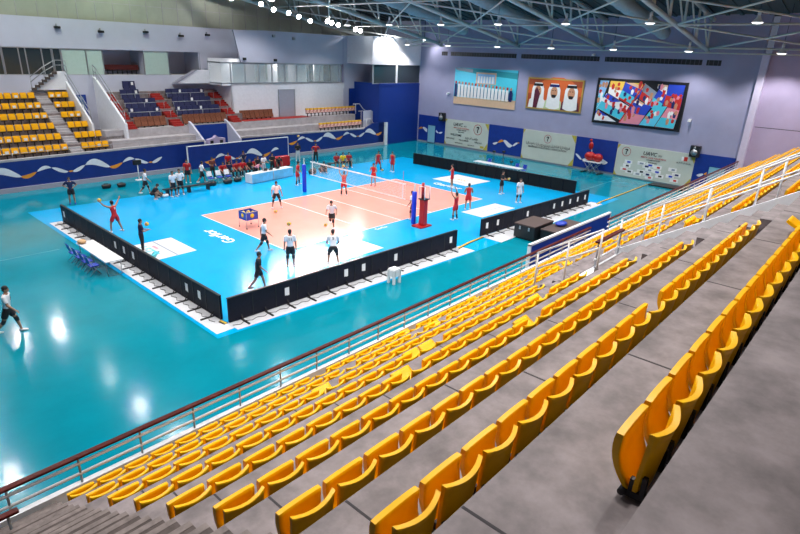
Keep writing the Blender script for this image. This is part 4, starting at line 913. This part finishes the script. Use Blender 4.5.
# scorers' tables under pale cloths
def cloth_table(x0, x1, y0, y1, rz, lab, lab2):
    t = thing('scoring_table', lab, 'table', ((x0+x1)/2, (y0+y1)/2, .006), rotz=rz); c = BASE[t.name]; BASE[t.name] = Vector((c.x, c.y, .0)); lx, ly = (x1-x0)/2, (y1-y0)/2
    part(t, 'tabletop', MB().box(c.x-lx+.02, c.x+lx-.02, c.y-ly+.02, c.y+ly-.02, .70, .74), paper)
    for sx in (-1, 1):
        for sy in (-1, 1): part(t, 'leg', MB().box(c.x+sx*(lx-.1)-.02, c.x+sx*(lx-.1)+.02, c.y+sy*(ly-.1)-.02, c.y+sy*(ly-.1)+.02, 0, .7), steel)
    b = MB(); b.m(white_mat_).box(c.x-lx, c.x+lx, c.y-ly, c.y+ly, .745, .755).box(c.x-lx-.01, c.x-lx, c.y-ly, c.y+ly, .05, .755); b.m(cloth_b).box(c.x-lx, c.x+lx, c.y-ly-.01, c.y-ly, .05, .755); b.m(white_mat_).box(c.x+lx, c.x+lx+.01, c.y-ly, c.y+ly, .05, .755)
    b2 = b.base(); o = solo('tablecloth', b, None, lab2, 'tablecloth'); o.rotation_euler.z = rz; o.location.z = .05; return t
cloth_table(-1.65, .55, 10.2, 11.0, R(8), 'scoring table with white end, left of the pair before the far screen', 'pale blue printed cloth over the left scoring table')
cloth_table(.60, 2.75, 10.5, 11.3, R(8), 'scoring table, right of the pair before the far screen', 'pale blue printed cloth over the right scoring table')
for i, (x, y, sx) in enumerate(((.1, 10.8, .25), (.7, 10.9, .3), (1.4, 10.95, .25))):
    t = thing('laptop', 'open black laptop on the scoring tables, %s from the left' % nth(i+1), 'laptop', (x, y, .757)); part(t, 'keyboard', MB().box(x-.17, x+.17, y-.12, y+.12, .757, .775), black); part(t, 'screen', MB().prism([(y-.12, .775), (y-.11, .775), (y-.19, .99), (y-.2, .99)], x-.17, x+.17, 'x'), black)
b = MB(); b.box(2.9, 4.3, 13.2, 13.5, .0, 1.15); t = thing('red_box', 'bright red rectangular box behind the scoring tables', 'box', (3.6, 13.4, 0)); part(t, 'body', MB().box(2.9, 4.4, 13.2, 13.7, .35, 1.2), red_p, bevel=.03); part(t, 'trolley', MB().box(2.95, 4.35, 13.25, 13.65, .12, .35), black); part(t, 'wheel', MB().tube([(3.1, 13.2, .07), (3.1, 13.7, .07)], .07, 10).tube([(4.2, 13.2, .07), (4.2, 13.7, .07)], .07, 10), black)

# chairs and benches
def chair(x, y, rz, lab, m1=chair_bl, back=paper, grp='blue seated chairs'):
    t = thing('folding_chair', lab, 'chair', (x, y, .006), group=grp, rotz=rz); BASE[t.name] = Vector((0, 0, 0))
    part(t, 'seat', MB().box(-.22, .22, -.2, .22, .42, .47), m1, bevel=.02); part(t, 'backrest', MB().prism([(-.2, .55), (-.17, .55), (-.26, .92), (-.29, .92)], -.22, .22, 'x'), back, bevel=.02)
    for s in (-1, 1): part(t, 'leg', MB().tube([(s*.2, -.27, .9), (s*.2, -.05, .44), (s*.2, .22, .0)], .014, 6), steel); part(t, 'leg', MB().tube([(s*.2, .2, .44), (s*.2, -.25, 0)], .014, 6), steel)
    part(t, 'crossbar', MB().tube([(-.2, .19, .1), (.2, .19, .1)], .012, 6), steel); return t
for i, (x, y) in enumerate(((-3.95, 12.15), (-3.2, 12.1), (-2.5, 12.05))): chair(x, y, R(180), 'blue chair with pale back behind the far sideline, %s from the left' % nth(i+1))
rc_ = random.Random(2)
for i in range(6): chair(-2.2+.62*i, 13.4+.1*(i % 2), R(170), 'dark red chair in the crowd before the far screen, %s from the left' % nth(i+1), red_p, red_p, 'red chairs by the far screen')
t = thing('long_bench', 'long low dark team bench behind the far sideline', 'bench', (-6.6, 10.55, .006)); part(t, 'seat', MB().box(-8.5, -4.9, 10.4, 10.75, .42, .48), black, bevel=.01)
for x in (-8.2, -6.6, -5.1): part(t, 'leg', MB().box(x-.08, x+.08, 10.42, 10.73, .006, .42), black)
for x, y, m1, s, lab in ((-8.9, 10.5, black, .3, 'black sports bag on the floor left of the team bench'), (-8.55, 10.2, paper, .2, 'white bag beside the crouching person'), (-4.3, 11.4, black, .32, 'black bag below the leftmost blue chair'), (-3.0, 11.3, black, .34, 'black bag below the blue chairs'), (-2.0, 11.5, black, .3, 'black bag right of the blue chairs'), (-10.6, 15.2, black, .3, 'black case on the floor before the far blue wall, left one'), (-9.6, 15.0, black, .28, 'low black case on the floor before the far blue wall, right one'), (4.6, 10.3, black, .35, 'black bag near the far net post'), (6.0, 10.6, black, .4, 'black bag beside the three seated red players'), (5.2, 11.0, black, .3, 'small black bag behind the far net post')):
    t = thing('sports_bag', lab, 'bag', (x, y, .006)); b = MB(); b.tube([(x-s, y, .006+s*.5), (x-s*.8, y, .006+s*.55), (x+s*.8, y, .006+s*.55), (x+s, y, .006+s*.5)], [(s*.35, s*.4), (s*.5, s*.55), (s*.5, s*.55), (s*.35, s*.4)], 12); part(t, 'body', b, m1); part(t, 'strap', MB().tube([(x-s*.5, y, s*.95), (x-s*.3, y, s*1.3), (x+s*.3, y, s*1.3), (x+s*.5, y, s*.95)], .02, 6), black)
t = thing('light_stand', 'white stand with black head before the far blue wall', 'stand', (-7.6, 16.6, 0)); part(t, 'pole', MB().tube([(-7.6, 16.6, .02), (-7.6, 16.6, 1.3)], .035, 8), rail_w); part(t, 'head', MB().box(-7.9, -7.3, 16.5, 16.75, 1.2, 1.55), black, bevel=.03); part(t, 'foot', MB().box(-7.85, -7.35, 16.4, 16.8, 0, .04), rail_w)
# folding table with chairs outside the left boards
t = thing('folding_table', 'long white folding table beside the left perimeter boards', 'table', (-16.85, -.5, 0)); part(t, 'tabletop', MB().box(-17.25, -16.45, -2.3, 1.35, .72, .77), white_mat_, bevel=.015)
for y in (-2.05, -.6, -.4, 1.1): part(t, 'leg', MB().tube([(-17.2, y, .72), (-17.16, y-.08, .01), (-16.55, y-.08, .01), (-16.5, y, .72)], .018, 6), steel)
for i, y in enumerate((.95, .15, -.65, -1.4)): chair(-17.5, y, R(-90), 'dark blue chair at the long white table, %s from its far end' % nth(i+1), chair_bl, chair_bl, 'blue chairs at the white table')
solo('tan_bag', MB().ell((-17.05, 1.1, .86), (.2, .25, .1)), mat('tan_leather', (.55, .33, .16), .6), 'tan bag on the far end of the long white table', 'bag')
t = thing('chair_white', 'white plastic stool standing below the near left boards', 'stool', (-7.95, -11.35, 0)); t.name = 'white_stool'; BASE[t.name] = BASE['chair_white']
part(t, 'seat', MB().box(-8.15, -7.72, -11.55, -11.15, .66, .72), paper, bevel=.02)
for sx in (-8.12, -7.75):
    for sy in (-11.52, -11.18): part(t, 'leg', MB().box(sx-.05, sx+.05, sy-.05, sy+.05, 0, .66), paper)
part(t, 'apron', MB().box(-8.12, -7.75, -11.57, -11.53, .35, .66).box(-8.17, -8.13, -11.5, -11.2, .35, .66), paper)
# black cases behind the near right boards
t = thing('equipment_case', 'large black case with brown top before the near right boards', 'case', (3.7, -11.9, 0)); part(t, 'body', MB().box(2.55, 4.75, -12.6, -11.25, .08, .85), black, bevel=.02); part(t, 'lid', MB().box(2.53, 4.77, -12.62, -11.23, .85, .92), carton); part(t, 'latch', MB().box(2.5, 2.54, -12.3, -12.2, .6, .8).box(2.5, 2.54, -11.7, -11.6, .6, .8), steel); part(t, 'wheel', MB().box(2.65, 2.8, -12.5, -11.35, 0, .08).box(4.5, 4.65, -12.5, -11.35, 0, .08), black)
t = thing('equipment_case', 'black case with a blue bag on top beside the larger case', 'case', (4.6, -13.3, 0)); part(t, 'body', MB().box(3.0, 6.2, -14.0, -12.75, .08, .72), black, bevel=.02); part(t, 'lid', MB().box(2.98, 6.22, -14.02, -12.73, .72, .78), carton); part(t, 'wheel', MB().box(3.1, 3.25, -13.9, -12.85, 0, .08).box(5.9, 6.05, -13.9, -12.85, 0, .08), black)
solo('blue_bag', MB().ell((4.6, -13.2, .90), (.5, .3, .13)), chair_bl, 'bright blue bag on the smaller black case', 'bag')
# table and things behind the far dark boards
t = thing('folding_table', 'long white table behind the dark boards before the end wall', 'table', (18.6, .6, 0)); part(t, 'tabletop', MB().box(18.2, 19.0, -1.9, 3.1, .72, .78), white_mat_)
for y in (-1.7, .6, 2.9): part(t, 'leg', MB().box(18.3, 18.36, y-.03, y+.03, 0, .72), steel); part(t, 'leg', MB().box(18.85, 18.91, y-.03, y+.03, 0, .72), steel)
for i, (x, y, h) in enumerate(((19.8, 1.9, 1.6), (19.9, .9, 1.7), (19.8, -.1, .9))):
    t = thing('camera_tripod', 'black tripod behind the long white table, %s from the left' % nth(i+1), 'tripod', (x, y, 0)); part(t, 'column', MB().tube([(x, y, h*.6), (x, y, h)], .03, 6), black); part(t, 'head', MB().box(x-.12, x+.12, y-.12, y+.12, h, h+.18), black, bevel=.02)
    for a in range(3): part(t, 'leg', MB().tube([(x, y, h*.7), (x+.35*cos(2.1*a), y+.35*sin(2.1*a), .01)], .025, 6), black)
for i, y in enumerate((-1.5, -.7, 2.4)): chair(19.7, y, R(90), 'blue chair behind the long white table, %s from the right' % nth(i+1), chair_bl, chair_bl, 'blue chairs at the end wall table')

# ================================================================ PEOPLE
def remesh(mb, name, mt, vox, off=(0, 0, 0), it=2):
    me = mb.mesh(name, mt, off); o = bpy.data.objects.new(name, me); COL.objects.link(o)
    r = o.modifiers.new('r', 'REMESH'); r.mode = 'VOXEL'; r.voxel_size = vox; r.use_smooth_shade = True
    s = o.modifiers.new('s', 'SMOOTH'); s.iterations = it; s.factor = .5
    dg = bpy.context.evaluated_depsgraph_get(); m2 = bpy.data.meshes.new_from_object(o.evaluated_get(dg)); m2.name = name
    bpy.data.objects.remove(o); bpy.data.meshes.remove(me)
    if not m2.materials: m2.materials.append(mt)
    return m2
STAND = dict(lean=3, legs=((4, 5, 6), (-2, 5, 4)), arms=(((-.18, .05, -1), (-.08, .25, -1)), ((.18, .05, -1), (.08, .25, -1))))
POSES = dict(
    stand=STAND,
    hips=dict(STAND, arms=(((-.75, -.25, -.75), (.75, .35, -.45)), ((.75, -.25, -.75), (-.75, .35, -.45)))),
    walk=dict(lean=6, legs=((24, 3, 14), (-18, 3, 22)), arms=(((-.2, -.45, -1), (-.1, -.1, -1)), ((.2, .4, -1), (.05, .8, -.7)))),
    run=dict(lean=14, legs=((38, 4, 50), (-20, 4, 45)), arms=(((-.25, -.5, -.9), (-.1, .6, -.6)), ((.25, .5, -.9), (.0, .9, -.3)))),
    ready=dict(lean=22, legs=((38, 12, 62), (34, 12, 58)), arms=(((-.25, .5, -.8), (.1, .9, -.5)), ((.25, .5, -.8), (-.1, .9, -.5)))),
    wide=dict(lean=8, legs=((10, 16, 14), (4, 16, 10)), arms=(((-.35, .1, -1), (-.1, .5, -.8)), ((.35, .1, -1), (.1, .6, -.7)))),
    set=dict(lean=-2, legs=((8, 8, 12), (2, 9, 8)), arms=(((-.35, .55, .75), (.1, .35, .95)), ((.35, .55, .75), (-.1, .35, .95)))),
    reach=dict(lean=6, legs=((18, 14, 20), (-6, 14, 10)), arms=(((-.7, .35, .45), (-.5, .35, .8)), ((.75, .25, .5), (.75, .2, .65)))),
    hold=dict(lean=3, legs=((4, 6, 6), (0, 6, 4)), arms=(((-.25, .25, -1), (.3, .9, -.1)), ((.3, .25, -1), (-.2, .9, .1)))),
    sit=dict(lean=8, legs=((86, 8, 88), (84, 8, 84)), arms=(((-.2, .3, -.9), (.1, .9, -.3)), ((.2, .3, -.9), (-.1, .9, -.3)))),
    crouch=dict(lean=38, legs=((110, 14, 128), (104, 14, 130)), arms=(((-.2, .75, -.6), (.15, .8, -.6)), ((.2, .75, -.6), (-.15, .8, -.6)))),
    bend=dict(lean=62, legs=((10, 6, 8), (4, 6, 6)), arms=(((-.15, .35, -.9), (.05, .3, -1)), ((.15, .35, -.9), (-.05, .3, -1)))),
    point=dict(lean=3, legs=((4, 8, 6), (0, 8, 4)), arms=(((-.95, .2, -.15), (-.95, .2, -.1)), ((.2, .1, -1), (.1, .3, -1)))),
)
def figure(lab, x, y, head, pose='stand', H=1.85, top=jersey_w, bot=short_k, sleeve=.45, leg=.34, shoes=shoe_w, sk=skin, knee=None, num=None, numc=None, numback=False, z=.008, sock=None, hairm=hair_m, group=None, held=None):
    """one person; local frame: +y ahead, +x to the right hand"""
    Po = POSES[pose]; t = thing('person', lab, 'person', (x, y, z), group=group, rotz=math.atan2(head[1], head[0])-pi/2); BASE[t.name] = Vector((0, 0, 0))
    h = H; ln_ = R(Po['lean']); V = Vector
    up = V((0, sin(ln_), cos(ln_))); fw = V((0, cos(ln_), -sin(ln_)))
    J = {}; pel = V((0, 0, 0))
    low = 9
    for s, (fl, ab, kn) in zip((-1, 1), Po['legs']):
        hip = pel + V((s*.050*h, 0, -.01*h)); f1, a1 = R(fl), R(ab); td = V((s*sin(a1), sin(f1)*cos(a1), -cos(f1)*cos(a1))).normalized(); f2 = R(fl-kn); sd = V((s*sin(a1)*.6, sin(f2)*cos(a1), -cos(f2)*cos(a1))).normalized()
        k_ = hip+td*.245*h; an = k_+sd*.235*h; J[s] = (hip, k_, an); low = min(low, an.z)
    dz = -low + .042*h
    if pose == 'sit': dz = max(dz, .44)
    for s in (-1, 1): J[s] = tuple(p+V((0, 0, dz)) for p in J[s])
    pel = V((0, 0, dz)); ch = pel+up*.20*h; sh = pel+up*.285*h; nk = pel+up*.315*h; hd = nk+(up*.8+V((0, .1, .35))).normalized()*.085*h
    B = MB()
    B.tube([pel-up*.055*h, pel, pel+up*.09*h, ch, sh, nk-up*.004*h], [(.062*h, .048*h), (.080*h, .058*h), (.068*h, .050*h), (.088*h, .060*h), (.080*h, .046*h), (.035*h, .035*h)], 14)
    B.tube([nk-up*.03*h, nk+(hd-nk)*.7], [.030*h, .029*h], 10)
    hq = (hd-nk).to_track_quat('Z', 'Y').to_matrix()
    B.ell(hd, (.043*h, .052*h, .062*h), 14, 10); B.ell(hd+fw*.018*h-up*.028*h, (.032*h, .036*h, .034*h), 10, 8)   # skull, jaw
    B.tube([hd+fw*.046*h+up*.006*h, hd+fw*.060*h-up*.012*h], [.006*h, .010*h], 6)                                    # nose
    for s in (-1, 1): B.ell(hd+V((s*.044*h, 0, 0))-up*.004*h, (.006*h, .011*h, .017*h), 8, 6)                        # ears
    T_, S_, K_, W_ = MB(), MB(), MB(), MB(); F_ = MB(); hands = []
    for s in (-1, 1):
        hip, k_, an = J[s]; d1 = (k_-hip).normalized(); d2 = (an-k_).normalized()
        B.tube([hip-d1*.01*h, hip+d1*.08*h, k_-d1*.02*h, k_], [.048*h, .050*h, .034*h, .031*h], 12); B.tube([k_-d2*.01*h, k_+d2*.07*h, an-d2*.03*h, an+d2*.01*h], [.031*h, .033*h, .020*h, .020*h], 12)
        B.ell(k_, (.032*h,)*3, 10, 8)
        ff = V((0, 1, 0)); fo = V((an.x, an.y, an.z-.022*h)); B.tube([fo-ff*.025*h, fo+ff*.03*h, fo+ff*.095*h], [(.020*h, .020*h), (.024*h, .018*h), (.020*h, .011*h)], 10)
        W_ = MB(); W_.tube([fo-ff*.036*h+V((0, 0, .0)), fo-ff*.02*h, fo+ff*.05*h, fo+ff*.112*h], [(.022*h, .020*h), (.027*h, .028*h), (.028*h, .022*h), (.016*h, .012*h)], 12); part(t, 'shoe', W_, shoes)
        if leg > 0:
            e = hip+d1*.245*h*min(1, leg*2) if leg <= .5 else k_
            S_.tube([hip-d1*.02*h, hip+d1*.05*h, e], [.056*h, .062*h, .058*h if leg <= .5 else .045*h], 12)
            if leg > .5: S_.tube([k_-d2*.005*h, an-d2*(.235*h*(1-leg)*2)], [.045*h, .036*h], 12)
        K_ = MB()
        if knee: K_.tube([k_-d1*.045*h, k_-d1*.015*h, k_+d2*.015*h, k_+d2*.05*h], [.039*h, .040*h, .039*h, .036*h], 12)
        if sock: K_.tube([k_+d2*.09*h, an+d2*.01*h], [.036*h, .024*h], 12)
        if K_.v: part(t, 'kneepad' if knee else 'sock', K_, knee or sock)
        ud, fd = [V(q).normalized() for q in Po['arms'][0 if s < 0 else 1]]
        ud = (V((ud.x, 0, 0))+fw*ud.y+up*ud.z).normalized() if pose not in ('bend',) else ud
        so = sh+V((s*.108*h, 0, 0))-up*.012*h; el_ = so+ud*.165*h; wr = el_+fd*.148*h; J['w', s] = wr
        B.tube([sh+V((s*.05*h, 0, 0))-up*.01*h, so, so+ud*.06*h, el_], [.036*h, .034*h, .029*h, .023*h], 12); B.tube([el_-fd*.006*h, el_+fd*.05*h, wr], [.024*h, .024*h, .015*h], 10)
        sd_ = V((-s, 0, 0)); sd_ = (sd_-fd*sd_.dot(fd)).normalized() if abs(fd.x) < .95 else V((0, 0, 1)); nrm = fd.cross(sd_)
        pc = wr+fd*.026*h; B.tube([wr-fd*.005*h, pc, wr+fd*.05*h], [(.013*h, .013*h), (.022*h, .012*h), (.021*h, .010*h)] if abs(sd_.x) > .5 else [.014*h, .018*h, .017*h], 10)
        hands.append((wr, fd, sd_, nrm))
        if sleeve > 0:
            if sleeve <= .6: T_.tube([sh+V((s*.06*h, 0, 0)), so, so+ud*.165*h*sleeve*1.6], [.044*h, .042*h, .040*h], 12)
            else: T_.tube([sh+V((s*.06*h, 0, 0)), so, so+ud*.08*h, el_, wr-fd*.01*h], [.044*h, .042*h, .037*h, .031*h, .024*h], 12)
    body = remesh(B, 'body', sk, .0105*h)
    bv = [tuple(v.co) for v in body.vertices]; bf = [tuple(p.vertices) for p in body.polygons]; F_.v, F_.f = bv, bf; F_.mi = [0]*len(bf); F_.sm = [True]*len(bf)
    for wr, fd, sd_, nrm in hands:                                                                                    # four fingers and a thumb each
        for i, (o_, L) in enumerate(((.015, .036), (.005, .041), (-.005, .038), (-.015, .030))):
            a = wr+fd*.044*h+sd_*o_*h; c1 = a+fd*L*.5*h-nrm*.003*h; c2 = a+fd*L*h-nrm*.012*h; F_.tube([a, c1, c2], [.0052*h, .0048*h, .0036*h], 6)
        a = wr+fd*.018*h+sd_*.018*h; F_.tube([a, a+(fd*.6+sd_*.8)*.02*h, a+(fd*.9+sd_*.6)*.036*h], [.0065*h, .006*h, .0042*h], 6)
    bo = part(t, 'body', F_, sk)
    T_.tube([pel-up*.02*h, pel+up*.03*h, pel+up*.10*h, ch, sh, nk-up*.012*h], [(.088*h, .066*h), (.086*h, .064*h), (.078*h, .060*h), (.097*h, .069*h), (.092*h, .056*h), (.042*h, .040*h)], 16)
    me = remesh(T_, 'shirt', top, .013*h); o = bpy.data.objects.new('shirt', me); COL.objects.link(o); o.parent = t; shirt = o
    S_.tube([pel+up*.045*h, pel, pel-up*.05*h], [(.084*h, .062*h), (.092*h, .069*h), (.080*h, .066*h)], 14)
    me = remesh(S_, 'shorts' if leg <= .5 else 'trousers', bot, .013*h); o = bpy.data.objects.new('shorts' if leg <= .5 else 'trousers', me); COL.objects.link(o); o.parent = t
    Hh = MB(); Hh.ell(hd-fw*.008*h+up*.016*h, (.049*h, .055*h, .054*h), 14, 10); Hh.ell(hd-fw*.022*h-up*.012*h, (.044*h, .036*h, .045*h), 12, 8); part(t, 'hair', Hh, hairm)
    Ey = MB(); Ey.m(hairm)
    for s in (-1, 1): Ey.ell(hd+V((s*.018*h, 0, 0))+fw*.047*h+up*.006*h, (.006*h, .004*h, .004*h), 8, 6)
    part(t, 'eyes', Ey); Mo = MB(); Mo.ell(hd+fw*.051*h-up*.030*h, (.014*h, .004*h, .004*h), 8, 6); part(t, 'mouth', Mo, red_t)
    if num:
        s = -1 if numback else 1; o_ = ch+up*.02*h+fw*s*(.074*h)
        part(t, 'shirt_number', text_mb(num, .20, numc or black_t, axes(o_, V((-s, 0, 0)) if not numback else V((1, 0, 0)), up)))
    return t, t.matrix_basis @ Matrix.Translation((J['w', -1]+J['w', 1])/2)
CAMD = lambda x, y: (-25.6-x, -27.7-y)
def person(*a, **k): return figure(*a, **k)[0]
WK = dict(top=jersey_w, bot=short_k, knee=short_k)
RD = dict(top=jersey_r, bot=jersey_r, shoes=shoe_w)
person('player in white shirt and black shorts striding at the left edge of the photo', -21.75, -5.35, (.85, -.5), 'walk', 1.9, num='8', **WK)
person('man in navy shirt and shorts, hands on hips, beyond the left boards', -13.9, 12.1, (-.3, -1), 'hips', 1.8, jersey_n, short_k, shoes=shoe_b)
person('red player raising both arms behind the left boards', -14.2, 4.35, (-.4, 1), 'reach', 1.85, num='9', numc=paper, numback=True, sleeve=0, **RD)
person('person in black holding a ball behind the left boards', -14.55, .2, (1, -.2), 'hold', 1.75, jersey_n, short_k, leg=.95)
person('white player walking by the far blue wall, near the bench end', -9.15, 11.9, (.9, -.4), 'walk', 1.85, **WK)
person('person in black crouching on the floor beside the team bench', -9.45, 10.3, (.8, -.6), 'crouch', 1.8, jersey_k, short_k)
person('white player standing in front of the team bench, left of two', -8.05, 9.95, (.2, -1), 'stand', 1.85, **WK)
person('white player standing in front of the team bench, right of two', -7.4, 10.2, (-.4, -1), 'hold', 1.88, **WK)
person('man in red shirt and black shorts behind the team bench', -5.2, 13.35, (-.5, -1), 'stand', 1.85, red_p, short_k)
person('person in white top and dark shorts walking behind the team bench', -4.35, 12.75, (1, -.3), 'walk', 1.75, jersey_w, short_k, leg=.5)
person('person in pink bending over the scoring table', -.15, 11.75, (.3, -1), 'bend', 1.7, pink_t, short_k, leg=.95)
person('man in white shirt and pale trousers behind the scoring table', .95, 12.2, (.2, -1), 'hold', 1.8, jersey_w, trouser_w, leg=.95)
person('person in black standing between the pink and the white shirt', .45, 12.3, (.1, -1), 'stand', 1.7, jersey_k, short_k, leg=.95)
person('person in black behind the right scoring table', 2.1, 12.6, (-.2, -1), 'hold', 1.75, jersey_k, short_k, leg=.95)
person('person in black leaning beside the red box', 2.9, 12.9, (-.4, -1), 'bend', 1.75, jersey_k, short_k, leg=.95)
for i, (dx, tp) in enumerate(((0, red_p), (1, jersey_n), (2, red_p), (3, jersey_r), (4, jersey_k), (5, red_p))):
    person('person in %s seated on red chair by far screen, %s from left' % ({red_p: 'dark red', jersey_n: 'navy', jersey_r: 'bright red', jersey_k: 'black'}[tp], nth(i+1)), -2.2+.62*dx, 13.3+.1*(dx % 2), (-.17, -1), 'sit', 1.75, tp, short_k, leg=.95, group=None)
person('person in dark red standing behind the row of red chairs', -.9, 14.6, (-.2, -1), 'stand', 1.8, red_p, short_k, leg=.95)
person('person in navy standing behind the row of red chairs', .6, 14.7, (.2, -1), 'hips', 1.8, jersey_n, short_k, leg=.95)
person('person in brown shirt standing behind the blue chairs', -2.9, 13.7, (0, -1), 'hold', 1.75, mat('brown_shirt', (.14, .03, .02), .8), short_k, leg=.95)
person('red player standing near the far net post', 1.05, 7.75, (.6, -.8), 'wide', 1.9, sock=short_k, **RD)
person('person in dark jacket and pale trousers by the far ribbon wall', 7.4, 16.0, (-.6, -1), 'hold', 1.8, jersey_k, trouser_w, leg=.95, sleeve=.9)
person('person in red top and dark trousers standing by the far wall', 8.3, 14.4, (-.7, -1), 'hips', 1.85, red_p, short_k, leg=.95)
for i, (x, y) in enumerate(((8.1, 11.2), (8.75, 11.05), (9.35, 10.9))):
    person('player in red bib sitting on the far bench, %s of three' % nth(i+1), x, y, (-.5, -1), 'sit', 1.8, red_p if i != 1 else ball_y, short_k, leg=.5)
t = thing('long_bench', 'low black bench under the three seated players', 'bench', (8.7, 11.35, .006), rotz=R(-14)); BASE[t.name] = Vector((0, 0, 0)); part(t, 'seat', MB().box(-1.3, 1.3, -.2, .2, .36, .42), black); [part(t, 'leg', MB().box(x-.05, x+.05, -.18, .18, 0, .36), black) for x in (-1.1, 1.1)]
person('person in black sitting low beside the far net post', 5.8, 10.3, (-.6, -1), 'crouch', 1.8, jersey_k, short_k, leg=.95)
_, M = figure('red player setting a ball with raised arms, mid court', 1.55, 2.8, (.5, .9), 'set', 1.85, sock=short_k, sleeve=0, z=.02, **RD)
p_ = M.translation; ball(p_.x+.05, p_.y+.05, p_.z+.05, 'volleyball above the hands of the red player mid court')
person('red player in the far corner, left of two, looking at a ball', 10.2, 7.9, (-.4, -1), 'wide', 1.85, sock=short_k, sleeve=0, **RD)
person('red player in the far corner, right of two', 10.95, 6.8, (-1, -.2), 'stand', 1.85, sleeve=0, **RD)
person('red player standing on the court just past the net', 5.55, 3.75, (-.9, -.5), 'hold', 1.85, sleeve=0, z=.012, **dict(RD, shoes=jersey_r))
person('white player by the ball lying on the court', -4.3, 3.0, (-.4, -1), 'wide', 1.88, z=.012, **WK)
person('white player running after a ball in mid court', -4.45, -2.85, (-.7, -.6), 'run', 1.85, z=.012, **WK)
person('white player beside the ball cart at the left end line', -9.95, -3.85, (.9, -.5), 'walk', 1.88, **WK)
t, M = figure('white player seen from behind with a ball overhead', -10.25, -6.55, (.55, .85), 'stand', 1.92, num='11', numback=True, **WK)
ball(-10.1, -6.3, 2.02, 'yellow volleyball over the head of the player seen from behind')
person('white player with number on the back near the floor advert', -8.5, -7.7, (.6, .8), 'ready', 1.95, num='5', numback=True, **WK)
person('person in black walking behind the near left boards', -12.95, -7.85, (.8, -.6), 'walk', 1.8, jersey_k, short_k, shoes=black)
person('player in white behind the near blue net post', .85, -4.7, (-.3, 1), 'wide', 1.88, **WK)
person('red player standing beyond the right end line with one arm out', 10.4, -.45, (-.5, .9), 'point', 1.88, sleeve=0, **RD)
person('red player standing on the right corner of the court', 5.55, -5.65, (.7, .75), 'hold', 1.88, sleeve=0, **RD)
person('red player raising both arms right of the referee stand', 2.8, -6.65, (-.1, 1), 'set', 1.85, sleeve=0, sock=short_k, **RD)
_, M = figure('person in black holding a ball before the dark far boards', 11.55, -4.45, (.1, -1), 'hold', 1.85, jersey_k, short_k); p_ = M.translation
ball(p_.x+.15, p_.y-.16, p_.z-.05, 'volleyball in the hands of the person in black, right end')
person('player all in white standing before the near right boards', 10.15, -6.9, (-.4, -.9), 'stand', 1.85, jersey_w, jersey_w, knee=short_k, sk=skin_l)

ball(-14.75, 4.7, 1.75, 'yellow volleyball in the air left of the red player behind the left boards')
ball(-14.25, .05, 1.35, 'yellow volleyball held up by the person in black behind the left boards')

for i in range(9):
    u = -5.4+.42*i if i < 8 else .45; t = bpy.data.objects.new('box_chair', None); COL.objects.link(t); t.location = FAR.pt((u, 8.2, 7.42)); t.rotation_euler = (0, 0, FAR.a)
    props(t, 'dark red chair in the open box of the far wall, %s from the left' % nth(i+1), 'chair', 'dark red chairs in the far boxes')
    for nm, me in mar_parts: o = bpy.data.objects.new(nm, me); COL.objects.link(o); o.parent = t
